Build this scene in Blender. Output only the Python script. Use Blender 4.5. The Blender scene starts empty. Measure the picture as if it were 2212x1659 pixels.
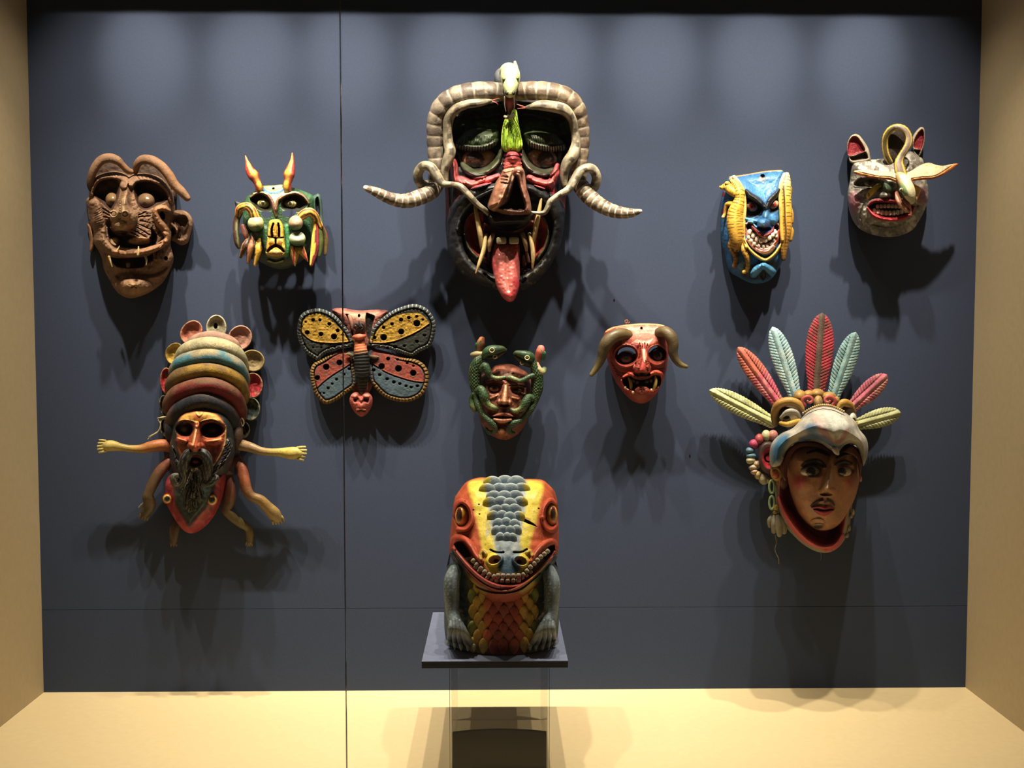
import bpy, math, random
import numpy as np
from mathutils import Matrix, Euler, Vector
PI = math.pi
W, HH, F = 2212, 1659, 2150.0
D = 1.85; CAMZ = 0.677
SC = bpy.context.scene
COL = SC.collection
# ---------------------------------------------------------------- camera, world, lights, exposure
rot = Euler((math.radians(90 - 3.02), 0, math.radians(-0.88)), 'XYZ')
cam_data = bpy.data.cameras.new('camera'); cam = bpy.data.objects.new('camera', cam_data); COL.objects.link(cam)
cam.location = (0, -D, CAMZ); cam.rotation_euler = rot
cam_data.sensor_fit = 'HORIZONTAL'; cam_data.sensor_width = 36.0; cam_data.lens = F / W * 36.0
cam_data.clip_start = 0.01
SC.camera = cam
SC.view_settings.view_transform = 'Standard'; SC.view_settings.look = 'None'
SC.view_settings.gamma = 1; SC.view_settings.use_curve_mapping = False
SC.view_settings.exposure = 0.0
wd = bpy.data.worlds.new('world'); SC.world = wd; wd.use_nodes = True
wd.node_tree.nodes['Background'].inputs[0].default_value = (1.0, 0.86, 0.68, 1)
wd.node_tree.nodes['Background'].inputs[1].default_value = 0.035

R3 = np.array(rot.to_matrix())
def unproj(px, py, d):
    """points on the view rays of photo pixels (px,py) at distance d (m) out from the back wall"""
    px = np.asarray(px, float); py = np.asarray(py, float); d = np.asarray(d, float) + px * 0
    v = np.stack([(px - W / 2) / F, -(py - HH / 2) / F, -np.ones_like(px)], -1) @ R3.T
    t = (D - d) / v[..., 1]
    return v * t[..., None] + np.array([0, -D, CAMZ])
LAMP_D, LAMP_Z = 0.42, 1.56
LCOL = (1.0, 0.86, 0.66)
for i, px in enumerate((312, 543, 748, 975, 1190, 1412, 1635, 1862)):
    x = float(unproj(px, 110, 0)[0])
    def spot(nm, watt, size, blend, tgt, rad):
        l = bpy.data.lights.new(nm, 'SPOT'); l.energy = watt; l.spot_size = math.radians(size); l.spot_blend = blend
        l.shadow_soft_size = rad; l.color = LCOL
        o = bpy.data.objects.new(nm, l); COL.objects.link(o); o.location = (x, -LAMP_D, LAMP_Z)
        o.rotation_euler = (Vector(tgt) - o.location).to_track_quat('-Z', 'Y').to_euler()
    spot('case_spotlight', 37.0, 60, 1.0, (x, -0.16, 0.6), 0.011)
    spot('added_upper_beam', 25.0, 56, 1.0, (x, 0, .95), 0.011)  # extra beam at each lamp, added to brighten the upper wall
    spot('added_scallop_beam', 30.0, 21, 1.0, (x, 0, 1.18), 0.02)  # extra narrow beam at each lamp, added to draw the wall scallops

# ---------------------------------------------------------------- helpers
def hexc(h):
    if not isinstance(h, str): return np.array(h, float)
    c = np.array([int(h[i:i + 2], 16) / 255 for i in (0, 2, 4)])
    return np.where(c <= .04045, c / 12.92, ((c + .055) / 1.055) ** 2.4)
def sstep(a, b, x):
    t = np.clip((x - a) / (b - a), 0, 1); return t * t * (3 - 2 * t)
def cr(pts, n=6, closed=False):
    P = np.array(pts, float); m = len(P)
    if m < 3 and not closed:
        t = np.linspace(0, 1, n + 1)[:, None]; return P[0] * (1 - t) + P[1] * t
    out = []
    for i in range(m if closed else m - 1):
        if closed: p0, p1, p2, p3 = P[(i - 1) % m], P[i], P[(i + 1) % m], P[(i + 2) % m]
        else: p0, p1, p2, p3 = P[max(i - 1, 0)], P[i], P[i + 1], P[min(i + 2, m - 1)]
        for k in range(n):
            t = k / n
            out.append(.5 * ((2 * p1) + (-p0 + p2) * t + (2 * p0 - 5 * p1 + 4 * p2 - p3) * t * t + (-p0 + 3 * p1 - 3 * p2 + p3) * t ** 3))
    if not closed: out.append(P[-1])
    return np.array(out)
def vnoise(X, Y, sc, seed=0):
    rs = np.random.RandomState(seed); G = rs.rand(64, 64)
    x = X / sc + 7.3; y = Y / sc + 3.1; xi = np.floor(x).astype(int); yi = np.floor(y).astype(int); fx = x - xi; fy = y - yi
    fx = fx * fx * (3 - 2 * fx); fy = fy * fy * (3 - 2 * fy)
    g = lambda a, b: G[a % 64, b % 64]
    return (g(yi, xi) * (1 - fx) + g(yi, xi + 1) * fx) * (1 - fy) + (g(yi + 1, xi) * (1 - fx) + g(yi + 1, xi + 1) * fx) * fy
def poly_sd(X, Y, P):
    """signed distance to closed polygon, + inside"""
    best = np.full(X.shape, 1e18); ins = np.zeros(X.shape, bool); m = len(P)
    for i in range(m):
        ax, ay = P[i][:2]; bx, by = P[(i + 1) % m][:2]; ex, ey = bx - ax, by - ay
        L = ex * ex + ey * ey
        if L < 1e-9: continue
        t = np.clip(((X - ax) * ex + (Y - ay) * ey) / L, 0, 1)
        best = np.minimum(best, (X - ax - t * ex) ** 2 + (Y - ay - t * ey) ** 2)
        if ay != by:
            ins ^= ((ay > Y) != (by > Y)) & (X < ex * (Y - ay) / ey + ax)
    return np.sqrt(best) * np.where(ins, 1, -1)

_mats = {}
def nodes_mat(name, rough=.5, spec=.5, bump=.15, nscale=400, vary=.12, base=None, coat=0.0, wear=0.0):
    if name in _mats: return _mats[name]
    m = bpy.data.materials.new(name); m.use_nodes = True; nt = m.node_tree; b = nt.nodes['Principled BSDF']
    b.inputs['Roughness'].default_value = rough; b.inputs['Specular IOR Level'].default_value = spec
    b.inputs['Coat Weight'].default_value = coat; b.inputs['Coat Roughness'].default_value = .18
    tc = nt.nodes.new('ShaderNodeTexCoord')
    n1 = nt.nodes.new('ShaderNodeTexNoise'); n1.inputs['Scale'].default_value = nscale; n1.inputs['Detail'].default_value = 4
    n2 = nt.nodes.new('ShaderNodeTexNoise'); n2.inputs['Scale'].default_value = nscale * .17; n2.inputs['Detail'].default_value = 5
    nt.links.new(tc.outputs['Object'], n1.inputs['Vector']); nt.links.new(tc.outputs['Object'], n2.inputs['Vector'])
    if base is None:
        a = nt.nodes.new('ShaderNodeAttribute'); a.attribute_name = 'Col'; src = a.outputs['Color']
    else:
        a = nt.nodes.new('ShaderNodeRGB'); a.outputs[0].default_value = (*hexc(base), 1); src = a.outputs[0]
    mr = nt.nodes.new('ShaderNodeMapRange'); mr.inputs[3].default_value = 1 - vary * 1.6; mr.inputs[4].default_value = 1 + vary
    mr.inputs[1].default_value = .3; mr.inputs[2].default_value = .7
    nt.links.new(n2.outputs['Fac'], mr.inputs[0])
    mx = nt.nodes.new('ShaderNodeVectorMath'); mx.operation = 'SCALE'
    nt.links.new(src, mx.inputs[0]); nt.links.new(mr.outputs[0], mx.inputs['Scale'])
    if wear:
        n3 = nt.nodes.new('ShaderNodeTexNoise'); n3.inputs['Scale'].default_value = 260; n3.inputs['Detail'].default_value = 7; n3.inputs['Roughness'].default_value = .7
        nt.links.new(tc.outputs['Object'], n3.inputs['Vector'])
        rp = nt.nodes.new('ShaderNodeMapRange'); rp.inputs[1].default_value = .54; rp.inputs[2].default_value = .68; rp.inputs[4].default_value = wear
        nt.links.new(n3.outputs['Fac'], rp.inputs[0])
        mm = nt.nodes.new('ShaderNodeMix'); mm.data_type = 'RGBA'; mm.inputs['B'].default_value = (.055, .035, .022, 1)
        nt.links.new(rp.outputs[0], mm.inputs['Factor']); nt.links.new(mx.outputs[0], mm.inputs['A']); nt.links.new(mm.outputs['Result'], b.inputs['Base Color'])
        rr = nt.nodes.new('ShaderNodeMapRange'); rr.inputs[1].default_value = .35; rr.inputs[2].default_value = .7; rr.inputs[3].default_value = rough - .1; rr.inputs[4].default_value = rough + .2
        nt.links.new(n2.outputs['Fac'], rr.inputs[0]); nt.links.new(rr.outputs[0], b.inputs['Roughness'])
    else:
        nt.links.new(mx.outputs[0], b.inputs['Base Color'])
    bp = nt.nodes.new('ShaderNodeBump'); bp.inputs['Strength'].default_value = bump; bp.inputs['Distance'].default_value = .0012
    nt.links.new(n1.outputs['Fac'], bp.inputs['Height']); nt.links.new(bp.outputs[0], b.inputs['Normal'])
    _mats[name] = m; return m
PAINT = lambda: nodes_mat('painted_wood', .5, .4, .4, 330, .16, coat=.05, wear=.5)
MATTE = lambda: nodes_mat('worn_matte_wood', .7, .25, .6, 330, .2, wear=.6)
GLOSS = lambda: nodes_mat('glossy_enamel', .3, .5, .12, 300, .1, coat=.3, wear=.2)

def mesh_obj(name, V, quads, tris, colors, mat, parent=None, sharp=50):
    me = bpy.data.meshes.new(name)
    org = np.array(parent['_o']) if parent is not None and '_o' in parent.keys() else np.zeros(3)
    V = V - org
    me.vertices.add(len(V)); me.vertices.foreach_set('co', V.astype(np.float32).ravel())
    q = np.asarray(quads, np.int32).reshape(-1, 4); t = np.asarray(tris, np.int32).reshape(-1, 3)
    me.loops.add(q.size + t.size); me.loops.foreach_set('vertex_index', np.concatenate([q.ravel(), t.ravel()]))
    me.polygons.add(len(q) + len(t))
    st = np.concatenate([np.arange(len(q)) * 4, q.size + np.arange(len(t)) * 3]).astype(np.int32)
    me.polygons.foreach_set('loop_start', st)
    me.update(calc_edges=True)
    me.polygons.foreach_set('use_smooth', np.ones(len(st), bool))
    if colors is not None:
        lum = colors @ np.array([.3, .55, .15]); colors = lum[:, None] * .1 + colors * .9
        a = me.attributes.new('Col', 'FLOAT_COLOR', 'POINT')
        c = np.ones((len(V), 4), np.float32); c[:, :3] = np.clip(colors, 0, 1); a.data.foreach_set('color', c.ravel())
    me.validate()
    if sharp: me.set_sharp_from_angle(angle=math.radians(sharp))
    me.materials.append(mat)
    o = bpy.data.objects.new(name, me); COL.objects.link(o)
    if parent is not None: o.parent = parent
    return o
def vol_sign(V, quads, tris):
    v = 0
    T = [np.asarray(tris, int).reshape(-1, 3)]
    q = np.asarray(quads, int).reshape(-1, 4)
    if len(q): T += [q[:, [0, 1, 2]], q[:, [0, 2, 3]]]
    T = np.concatenate(T); c = V.mean(0)
    return np.sum(np.einsum('ij,ij->i', V[T[:, 0]] - c, np.cross(V[T[:, 1]] - c, V[T[:, 2]] - c)))

class Ctx:
    def __init__(s, x0, y0, sc, name, label, cat, base, d0=0.0, group=None, mat=None):
        s.x0, s.y0, s.s, s.d0 = x0, y0, sc, d0; s.u = .00086 / sc; s.mat = mat or PAINT(); s.zmin = None
        o = bpy.data.objects.new(name, None); COL.objects.link(o); o.empty_display_size = .02
        p = s.map(np.array([[*base]]))[0]; o.location = p; o['_o'] = [float(v) for v in p]
        o['label'] = label; o['category'] = cat
        if group: o['group'] = group
        s.root = o
    def map(s, A):
        A = np.asarray(A, float)
        return unproj(s.x0 + A[:, 0] / s.s, s.y0 + A[:, 1] / s.s, s.d0 + A[:, 2] * s.u)
    def relief(s, outline, **k): return Relief(s, outline, **k)
    def part(s, name, V3, quads, tris, colors, mat=None, parent=None, label=None, sharp=50, kind=None):
        V = s.map(V3)
        if s.zmin is not None: V[:, 2] = np.maximum(V[:, 2], s.zmin)
        if vol_sign(V, quads, tris) < 0:
            quads = np.asarray(quads, int).reshape(-1, 4)[:, ::-1]; tris = np.asarray(tris, int).reshape(-1, 3)[:, ::-1]
        par = parent if parent is not None else s.root
        if par is not s.root: par['_o'] = s.root['_o']
        o = mesh_obj(name, V, quads, tris, colors, mat or s.mat, par, sharp)
        if label: o['label'] = label
        if kind: o['kind'] = kind
        return o
    def tube(s, name, pts, col, n=7, m=14, rmod=None, flat=1.0, label=None, mat=None, parent=None, cap=(1, 1), kind=None, cmod=None, on=None):
        """pts: (x,y,d,r); on=(height sampler, k) keeps the centre line k radii above a surface"""
        if on: pts = [(x, y, max(d, on[0](x, y) + on[1] * r), r) for x, y, d, r in pts]
        C = cr(pts, n); P = C[:, :3]; r = np.maximum(C[:, 3], .5)
        T = np.gradient(P, axis=0); T /= np.linalg.norm(T, axis=1)[:, None] + 1e-9
        L = np.concatenate([[0], np.cumsum(np.linalg.norm(np.diff(P, axis=0), axis=1))]); u = L / L[-1]
        pre, post = [], []
        if cap[0]:
            for a in (.15, .5, .85): pre.append((P[0] - T[0] * r[0] * math.sqrt(1 - a * a) * .9, T[0], r[0] * a, 0))
        if cap[1]:
            for a in (.85, .5, .15): post.append((P[-1] + T[-1] * r[-1] * math.sqrt(1 - a * a) * .9, T[-1], r[-1] * a, 1))
        allr = pre + [(P[i], T[i], r[i], u[i]) for i in range(len(P))] + post
        V = []; U = []; TH = []; lastB = np.array([1., 0, 0]); th = np.linspace(0, 2 * PI, m, endpoint=False)
        for p, t, rr, uu in allr:
            b = np.array([-t[1], t[0], 0]); nb = np.linalg.norm(b)
            B = b / nb if nb > .12 else lastB - t * (lastB @ t)
            B = B / np.linalg.norm(B)
            lastB = B; N = np.cross(B, t); N *= 1 if N[2] >= 0 else -1
            rad = rr * (rmod(np.full(m, uu), th) if rmod else 1.0)
            V.append(p + (np.cos(th) * rad * flat)[:, None] * N + (np.sin(th) * rad)[:, None] * B)
            U += [uu] * m; TH.append(th)
        k = len(allr); V = np.concatenate(V + [[allr[0][0]], [allr[-1][0]]]); U = np.array(U + [0, 1]); TH = np.concatenate(TH + [[0, 0]])
        q = []
        for i in range(k - 1):
            for j in range(m):
                j2 = (j + 1) % m; q.append((i * m + j, i * m + j2, (i + 1) * m + j2, (i + 1) * m + j))
        t = [(k * m, (j + 1) % m, j) for j in range(m)] + [(k * m + 1, (k - 1) * m + j, (k - 1) * m + (j + 1) % m) for j in range(m)]
        c = colour_of(col, U, TH)
        if cmod: c = cmod(c, U, TH, V)
        return s.part(name, V, q, t, c, mat, parent, label, kind=kind)
    def ball(s, name, x, y, d, rx, ry, rd, col, rot=0, nu=20, nv=12, label=None, mat=None, parent=None, rotx=0, fn=None, kind=None, pw=1.0):
        """ellipsoid whose pole faces the viewer; col may be a function of (lx,ly,lz) in -1..1"""
        ph = np.linspace(0, PI, nv + 1); V = []
        for p in ph[1:-1]:
            a = np.linspace(0, 2 * PI, nu, endpoint=False)
            V.append(np.stack([np.sin(p) * np.cos(a), np.sin(p) * np.sin(a), np.full(nu, math.cos(p))], 1))
        L = np.concatenate(V + [[[0, 0, 1]], [[0, 0, -1]]])
        if pw != 1.0: L = np.sign(L) * np.abs(L) ** pw
        q = []
        for i in range(nv - 2):
            for j in range(nu):
                j2 = (j + 1) % nu; q.append((i * nu + j, (i + 1) * nu + j, (i + 1) * nu + j2, i * nu + j2))
        n = len(L) - 2; t = [(n, j, (j + 1) % nu) for j in range(nu)] + [(n + 1, n - nu + (j + 1) % nu, n - nu + j) for j in range(nu)]
        A = L.copy()
        if fn is not None: A = fn(A)
        A = A * np.array([rx, ry, rd])
        ca, sa = math.cos(rotx), math.sin(rotx)
        A = np.stack([A[:, 0], A[:, 1] * ca - A[:, 2] * sa, A[:, 1] * sa + A[:, 2] * ca], 1)
        ca, sa = math.cos(rot), math.sin(rot)
        A = np.stack([A[:, 0] * ca - A[:, 1] * sa, A[:, 0] * sa + A[:, 1] * ca, A[:, 2]], 1) + np.array([x, y, d])
        c = col(L[:, 0], L[:, 1], L[:, 2]) if callable(col) else np.tile(hexc(col), (len(L), 1))
        return s.part(name, A, q, t, c, mat, parent, label, kind=kind)
    def eye(s, name, x, y, d, rx, ry, rd, white, iris, pupil, gx=0, gy=0, ir=.55, pr=.28, rot=0, label=None, extra=None, nu=40, nv=26):
        def c(lx, ly, lz):
            q = np.hypot(lx - gx, (ly - gy) * ry / rx); o = np.tile(hexc(white), (len(lx), 1))
            if extra: o = np.where(((q < extra[0]) & (lz > 0))[:, None], hexc(extra[1]), o)
            o = np.where(((q < ir) & (lz > 0))[:, None], hexc(iris), o)
            return np.where(((q < pr) & (lz > 0))[:, None], hexc(pupil), o)
        return s.ball(name, x, y, d, rx, ry, rd, c, rot, nu, nv, label=label, mat=GLOSS())
def colour_of(col, U, TH):
    if callable(col): return col(U, TH)
    if isinstance(col, (list, tuple)) and isinstance(col[0], str):
        C = np.array([hexc(c) for c in col]); x = np.linspace(0, 1, len(C))
        return np.stack([np.interp(U, x, C[:, k]) for k in range(3)], 1)
    return np.tile(hexc(col), (len(U), 1))
def blendc(a, b, t): return hexc(a) * (1 - t[..., None]) + hexc(b) * t[..., None]

class Relief:
    """carved relief: a height field over a closed outline (crop units), with its own thickness"""
    def __init__(s, ctx, outline, smooth=True, step=1.0, base=0, dome=100, dw=150, col='808080', pw=.5, tilt=(0, 0), n=6):
        s.c = ctx; P = cr(outline, n, True) if smooth else np.array(outline, float)
        st = step * ctx.s; s.P = P; s.st = st
        x0, y0 = P.min(0) - 2 * st; x1, y1 = P.max(0) + 2 * st
        s.X, s.Y = np.meshgrid(np.arange(x0, x1 + st, st), np.arange(y0, y1 + st, st)); s.x0, s.y0 = x0, y0
        s.sd = poly_sd(s.X, s.Y, P); s.hole = np.zeros(s.X.shape, bool)
        q = np.clip(s.sd / dw, 0, 1)
        s.H = base + dome * (1 - (1 - q) ** 2) ** pw + tilt[0] * (s.X - P[:, 0].mean()) + tilt[1] * (s.Y - P[:, 1].mean())
        s.C = np.tile(hexc(col), s.X.shape + (1,)) if True else None
    def box(s, x0, x1, y0, y1):
        i0 = max(int((y0 - s.y0) / s.st), 0); i1 = max(int((y1 - s.y0) / s.st) + 2, 0)
        j0 = max(int((x0 - s.x0) / s.st), 0); j1 = max(int((x1 - s.x0) / s.st) + 2, 0)
        return slice(i0, i1), slice(j0, j1)
    def apply(s, sl, q, h, col, prof, ab, cs, ca=1.0, soft=.4):
        q = np.clip(q, 0, 1.6)
        if prof == 'round': p = np.sqrt(np.clip(1 - q * q, 0, 1))
        elif prof == 'g': p = np.exp(-2.6 * q * q) * sstep(1.6, 1.1, q)
        elif prof == 'cone': p = np.clip(1 - q, 0, 1)
        else: p = sstep(1, 1 - soft, q)
        if ab: s.H[sl] = s.H[sl] * (1 - p) + (h * p)
        else: s.H[sl] = s.H[sl] + h * p
        if col is not None:
            a = sstep(1, 1 - cs, q) * ca
            s.C[sl] = s.C[sl] * (1 - a[..., None]) + hexc(col) * a[..., None]
    def stroke(s, pts, r=None, h=0, col=None, prof='round', ab=False, cs=.3, sm=True, ca=1.0, n=5, soft=.4, sq=1):
        A = np.array([list(p) + [r] * (3 - len(p)) if len(p) < 3 else list(p) for p in pts], float)
        if A.shape[1] < 4: A = np.hstack([A, np.full((len(A), 1), float(h))])
        if sm and len(A) > 2: A = cr(A, n)
        mr = A[:, 2].max() * 1.65
        sl = s.box(A[:, 0].min() - mr, A[:, 0].max() + mr, A[:, 1].min() - mr, A[:, 1].max() + mr)
        X, Y = s.X[sl], s.Y[sl]
        if X.size == 0: return s
        bq = np.full(X.shape, 1e9); bh = np.zeros(X.shape)
        for a, b in zip(A[:-1], A[1:]):
            ex, ey = b[0] - a[0], b[1] - a[1]; L = ex * ex + ey * ey + 1e-9
            t = np.clip(((X - a[0]) * ex + (Y - a[1]) * ey) / L, 0, 1)
            q = np.hypot(X - a[0] - t * ex, Y - a[1] - t * ey) / (a[2] + t * (b[2] - a[2]))
            m = q < bq; bq = np.where(m, q, bq); bh = np.where(m, a[3] + t * (b[3] - a[3]), bh)
        s.apply(sl, bq, bh, col, prof, ab, cs, ca, soft); return s
    def blob(s, x, y, rx, ry, h=0, col=None, rot=0, prof='round', ab=False, cs=.3, ca=1.0, soft=.4):
        m = max(rx, ry) * 1.65; sl = s.box(x - m, x + m, y - m, y + m); X, Y = s.X[sl] - x, s.Y[sl] - y
        c, k = math.cos(rot), math.sin(rot)
        s.apply(sl, np.hypot((X * c + Y * k) / rx, (-X * k + Y * c) / ry), h, col, prof, ab, cs, ca, soft); return s
    def region(s, poly, h=0, feather=30, col=None, ab=False, smooth=True, cf=None, ca=1.0, prof='s'):
        P = cr(poly, 6, True) if smooth else np.array(poly, float)
        sl = s.box(P[:, 0].min() - 9, P[:, 0].max() + 9, P[:, 1].min() - 9, P[:, 1].max() + 9)
        if s.X[sl].size == 0: return s
        sd = poly_sd(s.X[sl], s.Y[sl], P)
        p = sstep(0, feather, sd) if prof == 's' else np.sqrt(np.clip(1 - (1 - np.clip(sd / feather, 0, 1)) ** 2, 0, 1))
        if ab: s.H[sl] = s.H[sl] * (1 - p) + h * p
        else: s.H[sl] = s.H[sl] + h * p
        if col is not None:
            a = sstep(0, cf or min(feather, 12), sd) * ca; s.C[sl] = s.C[sl] * (1 - a[..., None]) + hexc(col) * a[..., None]
        return s
    def cut(s, poly, smooth=True):
        P = cr(poly, 5, True) if smooth else np.array(poly, float)
        d = poly_sd(s.X, s.Y, P); s.hole |= d > -s.st * 1.5; s.sd = np.minimum(s.sd, -d); return s
    def mottle(s, col, sc, thr, amt, seed=1, box=None, poly=None):
        n = vnoise(s.X, s.Y, sc, seed) * .6 + vnoise(s.X, s.Y, sc * .37, seed + 5) * .4
        a = sstep(thr, thr + .12, n) * amt
        if box is not None: a = a * ((s.X > box[0]) & (s.X < box[1]) & (s.Y > box[2]) & (s.Y < box[3]))
        if poly is not None: a = a * sstep(0, 8, poly_sd(s.X, s.Y, cr(poly, 4, True)))
        s.C = s.C * (1 - a[..., None]) + hexc(col) * a[..., None]; return s
    def rough(s, amp, sc, seed=2): s.H = s.H + amp * (vnoise(s.X, s.Y, sc, seed) - .5); return s
    def at(s, x, y):
        i = int(round((y - s.y0) / s.st)); j = int(round((x - s.x0) / s.st))
        i = min(max(i, 0), s.H.shape[0] - 1); j = min(max(j, 0), s.H.shape[1] - 1); return float(s.H[i, j])
    def build(s, name, back=0, thick=None, label=None, mat=None, parent=None, minh=None, sharp=60, holeth=45, kind=None):
        st = s.st
        if minh is not None: s.H = np.maximum(s.H, minh)
        ok = s.sd > -.71 * st
        fc = ok[:-1, :-1] & ok[1:, :-1] & ok[1:, 1:] & ok[:-1, 1:]
        used = np.zeros(ok.shape, bool)
        used[:-1, :-1] |= fc; used[1:, :-1] |= fc; used[1:, 1:] |= fc; used[:-1, 1:] |= fc
        gy, gx = np.gradient(s.sd, st); gn = np.hypot(gx, gy) + 1e-9; gx, gy = gx / gn, gy / gn
        mv = np.where(s.sd < 0, -s.sd, 0); X = s.X + gx * mv; Y = s.Y + gy * mv
        idx = np.full(ok.shape, -1); N = int(used.sum()); idx[used] = np.arange(N)
        A = np.stack([X[used], Y[used], s.H[used]], 1); Cc = s.C[used]
        a, b, c, d = idx[:-1, :-1][fc], idx[1:, :-1][fc], idx[1:, 1:][fc], idx[:-1, 1:][fc]
        q = np.stack([a, b, c, d], 1)
        e = np.concatenate([np.stack([q[:, k], q[:, (k + 1) % 4]], 1) for k in range(4)])
        key = e[:, 0].astype(np.int64) * N + e[:, 1]; rev = e[:, 1].astype(np.int64) * N + e[:, 0]
        be = e[~np.isin(key, rev)]
        V = s.c.map(A)
        if thick is not None:
            B = A.copy(); B[:, 2] -= thick; VB = s.c.map(B)
            q2 = q[:, ::-1] + N; sk = np.stack([be[:, 1], be[:, 0], be[:, 0] + N, be[:, 1] + N], 1)
            VV = np.concatenate([V, VB]); QQ = np.concatenate([q, q2, sk]); CC = np.concatenate([Cc, Cc])
        else:
            bv = np.unique(be); mp = np.full(N, -1); mp[bv] = N + np.arange(len(bv))
            ish = s.hole[used][bv]
            zb = np.where(ish, np.maximum(A[bv, 2] - holeth, back), float(back)); zb = np.minimum(zb, A[bv, 2] - 1)
            R = A[bv].copy(); R[:, 2] = zb; VR = s.c.map(R)
            VP = V[bv].copy(); VP[:, 1] = VR[:, 1]
            nx = -gx[used][bv]; nz = gy[used][bv]
            S = VR - VP; dot = nx * S[:, 0] + nz * S[:, 2]
            w = sstep(-1e-3, 1e-3, dot)[:, None]; VS = VR * (1 - w) + VP * w
            VV = np.concatenate([V, VS]); sk = np.stack([be[:, 1], be[:, 0], mp[be[:, 0]], mp[be[:, 1]]], 1)
            QQ = np.concatenate([q, sk]); CC = np.concatenate([Cc, Cc[bv] * .9])
        if s.c.zmin is not None: VV[:, 2] = np.maximum(VV[:, 2], s.c.zmin)
        par = parent if parent is not None else s.c.root
        if par is not s.c.root: par['_o'] = s.c.root['_o']
        o = mesh_obj(name, VV, QQ, [], CC, mat or s.c.mat, par, sharp)
        if label: o['label'] = label
        if kind: o['kind'] = kind
        return o
# ---------------------------------------------------------------- the display case
def boxobj(name, lo, hi, mat, parent=None, kind=None, bevel=0):
    x0, y0, z0 = lo; x1, y1, z1 = hi
    V = np.array([(x, y, z) for x in (x0, x1) for y in (y0, y1) for z in (z0, z1)], float)
    q = [(0, 1, 3, 2), (4, 6, 7, 5), (0, 4, 5, 1), (2, 3, 7, 6), (0, 2, 6, 4), (1, 5, 7, 3)]
    if vol_sign(V, q, []) < 0: q = [f[::-1] for f in q]
    if parent is not None and '_o' not in parent.keys(): parent['_o'] = [0.0, 0.0, 0.0]
    o = mesh_obj(name, V, q, [], None, mat, parent, 30)
    if kind: o['kind'] = kind
    return o
WALLM = nodes_mat('slate_blue_fabric', .85, .25, .22, 1400, .04, base='353F56')
SIDEM = nodes_mat('beige_painted_panel', .7, .25, .1, 500, .03, base='C2B292')
FLOORM = nodes_mat('cream_painted_board', .6, .3, .06, 500, .02, base='E2CEA2')
CEILM = nodes_mat('dark_case_top', .8, .2, .1, 500, .03, base='2C2B2A')
xl = float(unproj(95, 1507, 0)[0]); xr = float(unproj(2085, 1497, 0)[0]); zs = float(unproj(1100, 1313, 0)[2])
CASE_D = .75; ZT = 1.62
wb = boxobj('wall_back', (xl - .02, 0, zs + .0004), (xr + .02, .02, ZT), WALLM, kind='structure')
boxobj('panel', (xl - .02, -.0003, 0), (xr + .02, .02, zs - .0004), WALLM, wb)
boxobj('wall_left', (xl - .02, -CASE_D - .02, 0), (xl, 0, ZT), SIDEM, kind='structure')
boxobj('wall_right', (xr, -CASE_D - .02, 0), (xr + .02, 0, ZT), SIDEM, kind='structure')
boxobj('floor', (xl - .02, -CASE_D - .05, -.02), (xr + .02, .02, 0), FLOORM, kind='structure')
boxobj('ceiling', (xl - .02, -CASE_D - .02, ZT), (xr + .02, .02, ZT + .02), CEILM, kind='structure')
boxobj('trim_1', (xl, -.103, 1.33), (xr, 0, 1.345), CEILM, kind='structure')
boxobj('trim_2', (xl, -CASE_D + .012, 1.30), (xr, -.62, 1.345), CEILM, kind='structure')
for (px, py) in ((1327, 647), (1490, 983), (2005, 1068)):
    p = unproj(px, py, 0.0)
    if px < 2000:
        V = [p + np.array([math.cos(a) * r, -y, math.sin(a) * r]) for y, r in ((0, .0016), (.0016, .0012)) for a in np.linspace(0, 2 * PI, 8, endpoint=False)]
        V = np.array(V + [p + np.array([0, -.002, 0])])
        q = [(i, (i + 1) % 8, 8 + (i + 1) % 8, 8 + i) for i in range(8)]; t = [(8 + i, 8 + (i + 1) % 8, 16) for i in range(8)]
        o = mesh_obj('nail', V, q, t, None, nodes_mat('dark_steel', .4, .5, .05, 200, .05, base='1A1A1E'))
        o['label'] = 'tiny dark nail in the wall below the huge horned mask' if px < 1400 else 'tiny dark nail in the wall left of the feathered mask'
        o['category'] = 'nail'
# glass front: two panes meeting at a vertical joint
def glass_mat(name, tint=(1, 1, 1), edge=False, ior=1.45):
    m = bpy.data.materials.new(name); m.use_nodes = True; nt = m.node_tree; nt.nodes.clear()
    out = nt.nodes.new('ShaderNodeOutputMaterial'); mix = nt.nodes.new('ShaderNodeMixShader'); fr = nt.nodes.new('ShaderNodeFresnel'); fr.inputs[0].default_value = ior
    tr = nt.nodes.new('ShaderNodeBsdfTransparent'); gl = nt.nodes.new('ShaderNodeBsdfGlossy'); gl.inputs['Roughness'].default_value = .0
    tr.inputs[0].default_value = (*tint, 1)
    ge = nt.nodes.new('ShaderNodeNewGeometry'); om = nt.nodes.new('ShaderNodeMath'); om.operation = 'SUBTRACT'; om.inputs[0].default_value = 1.0
    mu = nt.nodes.new('ShaderNodeMath'); mu.operation = 'MULTIPLY'; nt.links.new(ge.outputs['Backfacing'], om.inputs[1]); nt.links.new(om.outputs[0], mu.inputs[0]); nt.links.new(fr.outputs[0], mu.inputs[1])
    nt.links.new(mu.outputs[0], mix.inputs[0]); nt.links.new(tr.outputs[0], mix.inputs[1]); nt.links.new(gl.outputs[0], mix.inputs[2]); nt.links.new(mix.outputs[0], out.inputs[0])
    return m
GM = glass_mat('clear_glass', (.985, .99, .985)); GE = nodes_mat('polished_glass_edge', .12, .7, .02, 200, .3, base='6E705C')
xs = float(unproj(741, 830, CASE_D)[0]); TH = .005
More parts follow.
